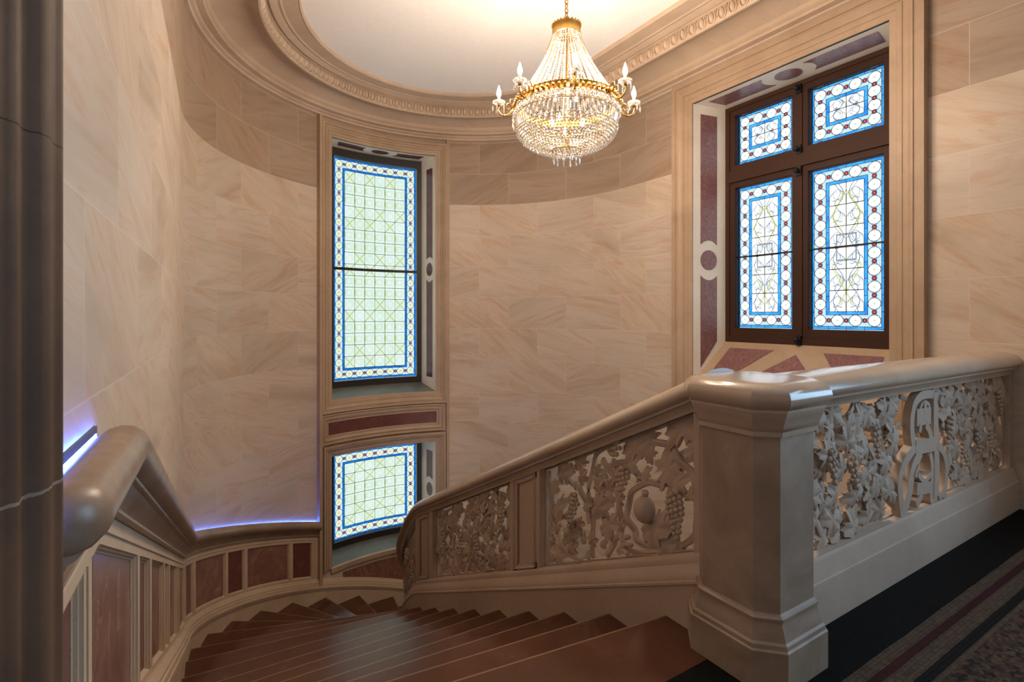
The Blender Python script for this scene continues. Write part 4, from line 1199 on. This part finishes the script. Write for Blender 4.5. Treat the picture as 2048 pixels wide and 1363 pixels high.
under(octo([(0.190, 0.070, 0.270), (0.190, 0.070, 0.985)]).build('shaft', M_NEWEL), newel)
under(octo([(0.190, 0.07, 0.970), (0.203, 0.076, 0.972), (0.203, 0.076, 0.992), (0.206, 0.077, 0.996), (0.210, 0.079, 1.015), (0.220, 0.084, 1.045), (0.226, 0.087, 1.058), (0.226, 0.087, 1.068), (0.232, 0.090, 1.070), (0.232, 0.090, 1.082), (0.240, 0.094, 1.090), (0.249, 0.098, 1.108), (0.251, 0.099, 1.125), (0.247, 0.097, 1.143), (0.236, 0.091, 1.160), (0.220, 0.083, 1.173), (0.203, 0.077, 1.181), (0.18, 0.065, 1.184)]).build('cap', M_RAIL, smooth=35), newel)

# ------------------------------------------------------------------ dark door jamb close on the left
JP = [(-0.30, 1.03), (-0.17, 1.012), (-0.167, 1.000), (-0.1685, 0.992), (-0.1725, 0.988), (-0.1745, 0.975), (-0.172, 0.960), (-0.173, 0.945), (-0.180, 0.932), (-0.190, 0.926), (-0.1945, 0.921), (-0.1955, 0.914), (-0.1945, 0.905), (-0.196, 0.895), (-0.203, 0.888), (-0.2065, 0.884), (-0.215, 0.86), (-0.22, 0.70), (-0.45, 0.70), (-0.45, 1.03)]
m = MB(); n = len(JP); vs = [(x, y, z) for z in (0.0, CEILZ) for x, y in JP]
m.add(vs, [[i, (i + 1) % n, n + (i + 1) % n, n + i] for i in range(n)] + [list(range(n)), [n + i for i in range(n)]])
o = tag(m.build('door_1', M_JAMB, smooth=40), kind='structure'); o['label'] = 'dark moulded stone door jamb close on the left'

# ------------------------------------------------------------------ chandelier
HX, HY = 2.572, 3.32
ch = empty('chandelier', (HX, HY, 3.15), 'crystal basket chandelier with gilt ring and lit candle arms hanging from the ceiling', 'chandelier')
def C(r, a, z): return (HX + r * math.cos(a), HY + r * math.sin(a), z)
m = MB(); z = 3.80; k = 0
lathe(m, (HX, HY, 0), [(0.05, CEILZ), (0.05, CEILZ - 0.02), (0.02, CEILZ - 0.05)], 16)
while z < CEILZ - 0.05:
    pts = []
    for i in range(13):
        th = 2 * pi * i / 12; a, b = 0.014 * math.cos(th), 0.024 * math.sin(th)
        pts.append((HX + (a if k % 2 else 0), HY + (0 if k % 2 else a), z + 0.02 + b))
    tube(m, pts, 0.0045, 5); z += 0.036; k += 1
under(m.build('chain', M_BRASS, smooth=60), ch)
def band(m, r, z0, z1, seg=96, relief=0.006, slope=0.0):
    vs = []
    for i in range(seg):
        a = 2 * pi * i / seg
        for j, q in enumerate((0, .2, .5, .8, 1)):
            rr = r + slope * q + (relief * (0.5 + 0.5 * math.sin(i * 2.1 + j * 1.7)) if 0 < q < 1 else relief * 1.3)
            vs.append(C(rr, a, z0 + (z1 - z0) * q))
        vs.append(C(r - 0.012 + slope, a, z1)); vs.append(C(r - 0.012, a, z0))
    fs = []
    for i in range(seg):
        l = (i + 1) % seg
        for j in range(7): fs.append([i * 7 + j, l * 7 + j, l * 7 + (j + 1) % 7, i * 7 + (j + 1) % 7])
    m.add(vs, fs)
m = MB(); band(m, 0.110, 3.725, 3.800, 48, 0.007); 
for i in range(24): ball(m, C(0.116, 2 * pi * i / 24, 3.805), 0.009, 6, 4)
lathe(m, (HX, HY, 0), [(0.012, 3.83), (0.03, 3.80), (0.11, 3.79), (0.11, 3.785), (0.012, 3.78)], 24)
under(m.build('crown', M_BRASS, smooth=40), ch)
m = MB(); band(m, 0.408, 3.125, 3.180, 120, 0.010)
for i in range(60):
    a = 2 * pi * i / 60; ball(m, C(0.418, a, 3.184), 0.010, 6, 4)
    ball(m, C(0.424, a + .05, 3.152), 0.013, 6, 4, 1.3)
under(m.build('gilt_ring', M_BRASS, smooth=50), ch)
m = MB()
for z, r in ((3.665, 0.118), (3.68, 0.116), (3.64, 0.120)): 
    tube(m, [C(r, 2 * pi * i / 48, z) for i in range(49)], 0.0035, 5)
for z, r in ((3.055, 0.418), (2.945, 0.30), (2.795, 0.112), (2.785, 0.118)):
    tube(m, [C(r, 2 * pi * i / 64, z) for i in range(65)], 0.0045, 5)
for i in range(8):
    a = 2 * pi * i / 8 + 0.2
    tube(m, [C(0.112, a, 3.73), C(0.20, a, 3.5), C(0.33, a, 3.28), C(0.40, a, 3.16)], 0.003, 4)
    tube(m, [C(0.41, a, 3.13), C(0.415, a, 3.03), C(0.36, a, 2.92), C(0.25, a, 2.84), C(0.115, a, 2.79)], 0.003, 4)
tube(m, [(HX, HY, 3.80), (HX, HY, 2.80)], 0.008, 8)
under(m.build('wire_cage', M_BRASS, smooth=60), ch)
def bead(m, c, r, s=1.0):
    x, y, z = c; vs = [(x, y, z + r * s)]
    for k in range(5):
        a = 2 * pi * k / 5 + x * 50; vs.append((x + r * math.cos(a), y + r * math.sin(a), z))
    vs.append((x, y, z - r * s))
    m.add(vs, [[0, 1 + k, 1 + (k + 1) % 5] for k in range(5)] + [[6, 1 + k, 1 + (k + 1) % 5] for k in range(5)])
m = MB()       # tent of strands
for i in range(44):
    a = 2 * pi * i / 44
    for j in range(34):
        f = j / 33.; z = 3.715 - 0.535 * f; r = 0.108 + 0.285 * (f ** 1.28)
        bead(m, C(r, a, z), 0.0072 + 0.0052 * f, 1.0)
for i in range(36):
    a = 2 * pi * i / 36
    for j in range(6): bead(m, C(0.112, a, 3.72 - j * 0.0145), 0.0072)
under(m.build('upper_strands', M_CRYS), ch)
m = MB()       # basket: rows of beads, band of long prisms, converging rows
BP = [(0.405, 3.115), (0.418, 3.09), (0.424, 3.065)]
for q, (r, z) in enumerate(BP):
    for i in range(64): bead(m, C(r + 0.004 * (i % 2), 2 * pi * (i + 0.5 * q) / 64, z), 0.0185, 0.85)
n = 15
for j in range(n):
    f = (j + 0.0) / (n - 1); th = f * 1.02
    r = 0.405 - 0.30 * f ** 1.55; z = 2.955 - 0.17 * math.sin(f * pi / 2) ** 0.9
    cnt = max(30, int(2 * pi * r / 0.026))
    for i in range(cnt): bead(m, C(r, 2 * pi * i / cnt + j * 0.1, z), 0.0125 - 0.002 * f, 1.0)
under(m.build('basket_beads', M_CRYS), ch)
m = MB()
for i in range(84):
    a = 2 * pi * i / 84; c = Vector(C(0.418, a, 3.04)); d = Vector(C(0.400, a, 2.965)); w = 0.0105
    tg = Vector((-math.sin(a), math.cos(a), 0)); nr = Vector((math.cos(a), math.sin(a), 0))
    vs = []
    for p, q in ((c, 0.5), (c.lerp(d, .2), 1), (c.lerp(d, .85), 0.9), (d, 0.25)):
        for s1, s2 in ((1, 0), (0, 1), (-1, 0), (0, -1)): vs.append(p + tg * (w * q * s1) + nr * (w * 0.7 * q * s2))
    m.add(vs, [[0, 1, 2, 3], [12, 13, 14, 15]] + [[4 * a_ + k, 4 * a_ + (k + 1) % 4, 4 * a_ + 4 + (k + 1) % 4, 4 * a_ + 4 + k] for a_ in range(3) for k in range(4)])
    bead(m, C(0.42, a, 3.048), 0.010); bead(m, C(0.398, a, 2.958), 0.009)
under(m.build('prism_band', M_CRYS), ch)
def drop(m, c, L=0.07, w=0.0085):
    x, y, z = c; vs = []
    pr = [(0.2, 0), (0.6, -0.15), (1.0, -0.65), (0.7, -0.88), (0.05, -1.0)]
    for q, h in pr:
        for k in range(6): vs.append((x + w * q * math.cos(pi * k / 3), y + w * q * math.sin(pi * k / 3), z + h * L))
    m.add(vs, [list(range(6))] + [[6 * i + k, 6 * i + (k + 1) % 6, 6 * i + 6 + (k + 1) % 6, 6 * i + 6 + k] for i in range(4) for k in range(6)])
    bead(m, (x, y, z + 0.010), 0.008)
for i in range(12):
    m = MB(); drop(m, C(0.108, 2 * pi * i / 12 + 0.1, 2.762), 0.085); under(m.build('pendant_drop', M_CRYS), ch)
for i in range(5):
    m = MB(); drop(m, C(0.055, 2 * pi * i / 5, 2.775), 0.06); under(m.build('pendant_drop', M_CRYS), ch)
# candle arms; angle 0 points at the camera
base_a = math.atan2(-HY, -HX)
for k in range(8):
    al = base_a + rad(6.6 + 45 * k)
    arm = MB()
    def A(r, z): return C(r, al, z)
    tube(arm, [A(r, z) for r, z in spline([(0.41, 3.150), (0.445, 3.110), (0.485, 3.075), (0.53, 3.080), (0.553, 3.115), (0.55, 3.150)], 5)], 0.0085, 7, 0.006)
    tube(arm, [A(r, z) for r, z in spline([(0.435, 3.12), (0.455, 3.165), (0.485, 3.165), (0.495, 3.135), (0.475, 3.12), (0.465, 3.138)], 5)], 0.006, 6, 0.004)
    tube(arm, [A(r, z) for r, z in spline([(0.41, 3.16), (0.43, 3.20), (0.455, 3.205), (0.46, 3.18)], 4)], 0.005, 6, 0.003)
    ball(arm, A(0.51, 3.072), 0.011, 8, 5); ball(arm, A(0.425, 3.15), 0.018, 8, 5, 1.5)
    lathe(arm, A(0.55, 3.15), [(0.008, -0.01), (0.017, 0.0), (0.010, 0.008), (0.013, 0.03), (0.008, 0.034)], 10)
    ao = under(arm.build('candle_arm', M_BRASS, smooth=60), ch)
    d = MB(); lathe(d, A(0.55, 3.158), [(0.010, 0.0), (0.034, 0.003), (0.050, 0.016), (0.053, 0.026), (0.046, 0.030), (0.044, 0.024), (0.030, 0.010), (0.010, 0.008)], 12)
    o = d.build('drip_pan', M_CRYS, ao, smooth=25)
    for j in range(5): 
        d = MB(); x, y, z = A(0.55, 3.165); a = 2 * pi * j / 5 + al; drop(d, (x + 0.050 * math.cos(a), y + 0.050 * math.sin(a), z - 0.008), 0.055, 0.007)
        d.build('pendant_drop', M_CRYS, ao)
    d = MB(); lathe(d, A(0.55, 3.17), [(0.012, 0.0), (0.012, 0.045), (0.004, 0.047)], 10); d.build('candle_sleeve', M_CANDLE, ao, smooth=50)
    d = MB(); lathe(d, A(0.55, 3.217), [(0.006, 0), (0.014, 0.012), (0.0195, 0.032), (0.017, 0.052), (0.008, 0.078), (0.001, 0.10)], 10); d.build('bulb', M_BULB, ao, smooth=60)
    x, y, z = A(0.55, 3.255)
    l = bpy.data.lights.new('bulb_light', 'POINT'); l.energy = 36; l.color = (1.0, 0.80, 0.62); l.shadow_soft_size = 0.03
    lo = bpy.data.objects.new('bulb_light', l); COL.objects.link(lo); lo.location = (x, y, z + 0.10)
for a, z, r in ((0, 3.25, 0.10), (2.1, 3.25, 0.10), (4.2, 3.25, 0.10), (1, 3.0, 0.14), (3.1, 3.0, 0.14), (5.2, 3.0, 0.14)):
    d = MB(); lathe(d, C(r, a, z - 0.04), [(0.004, 0), (0.013, 0.012), (0.017, 0.030), (0.009, 0.06), (0.001, 0.075)], 10); under(d.build('bulb', M_BULB, smooth=60), ch)
    l = bpy.data.lights.new('bulb_light', 'POINT'); l.energy = 1.6; l.color = (1.0, 0.80, 0.60); l.shadow_soft_size = 0.05
    lo = bpy.data.objects.new('bulb_light', l); COL.objects.link(lo); lo.location = C(r, a, z)

sc.cycles.max_bounces = 8
sc.cycles.diffuse_bounces = 5
sc.cycles.transparent_max_bounces = 12
sc.cycles.sample_clamp_indirect = 6.0
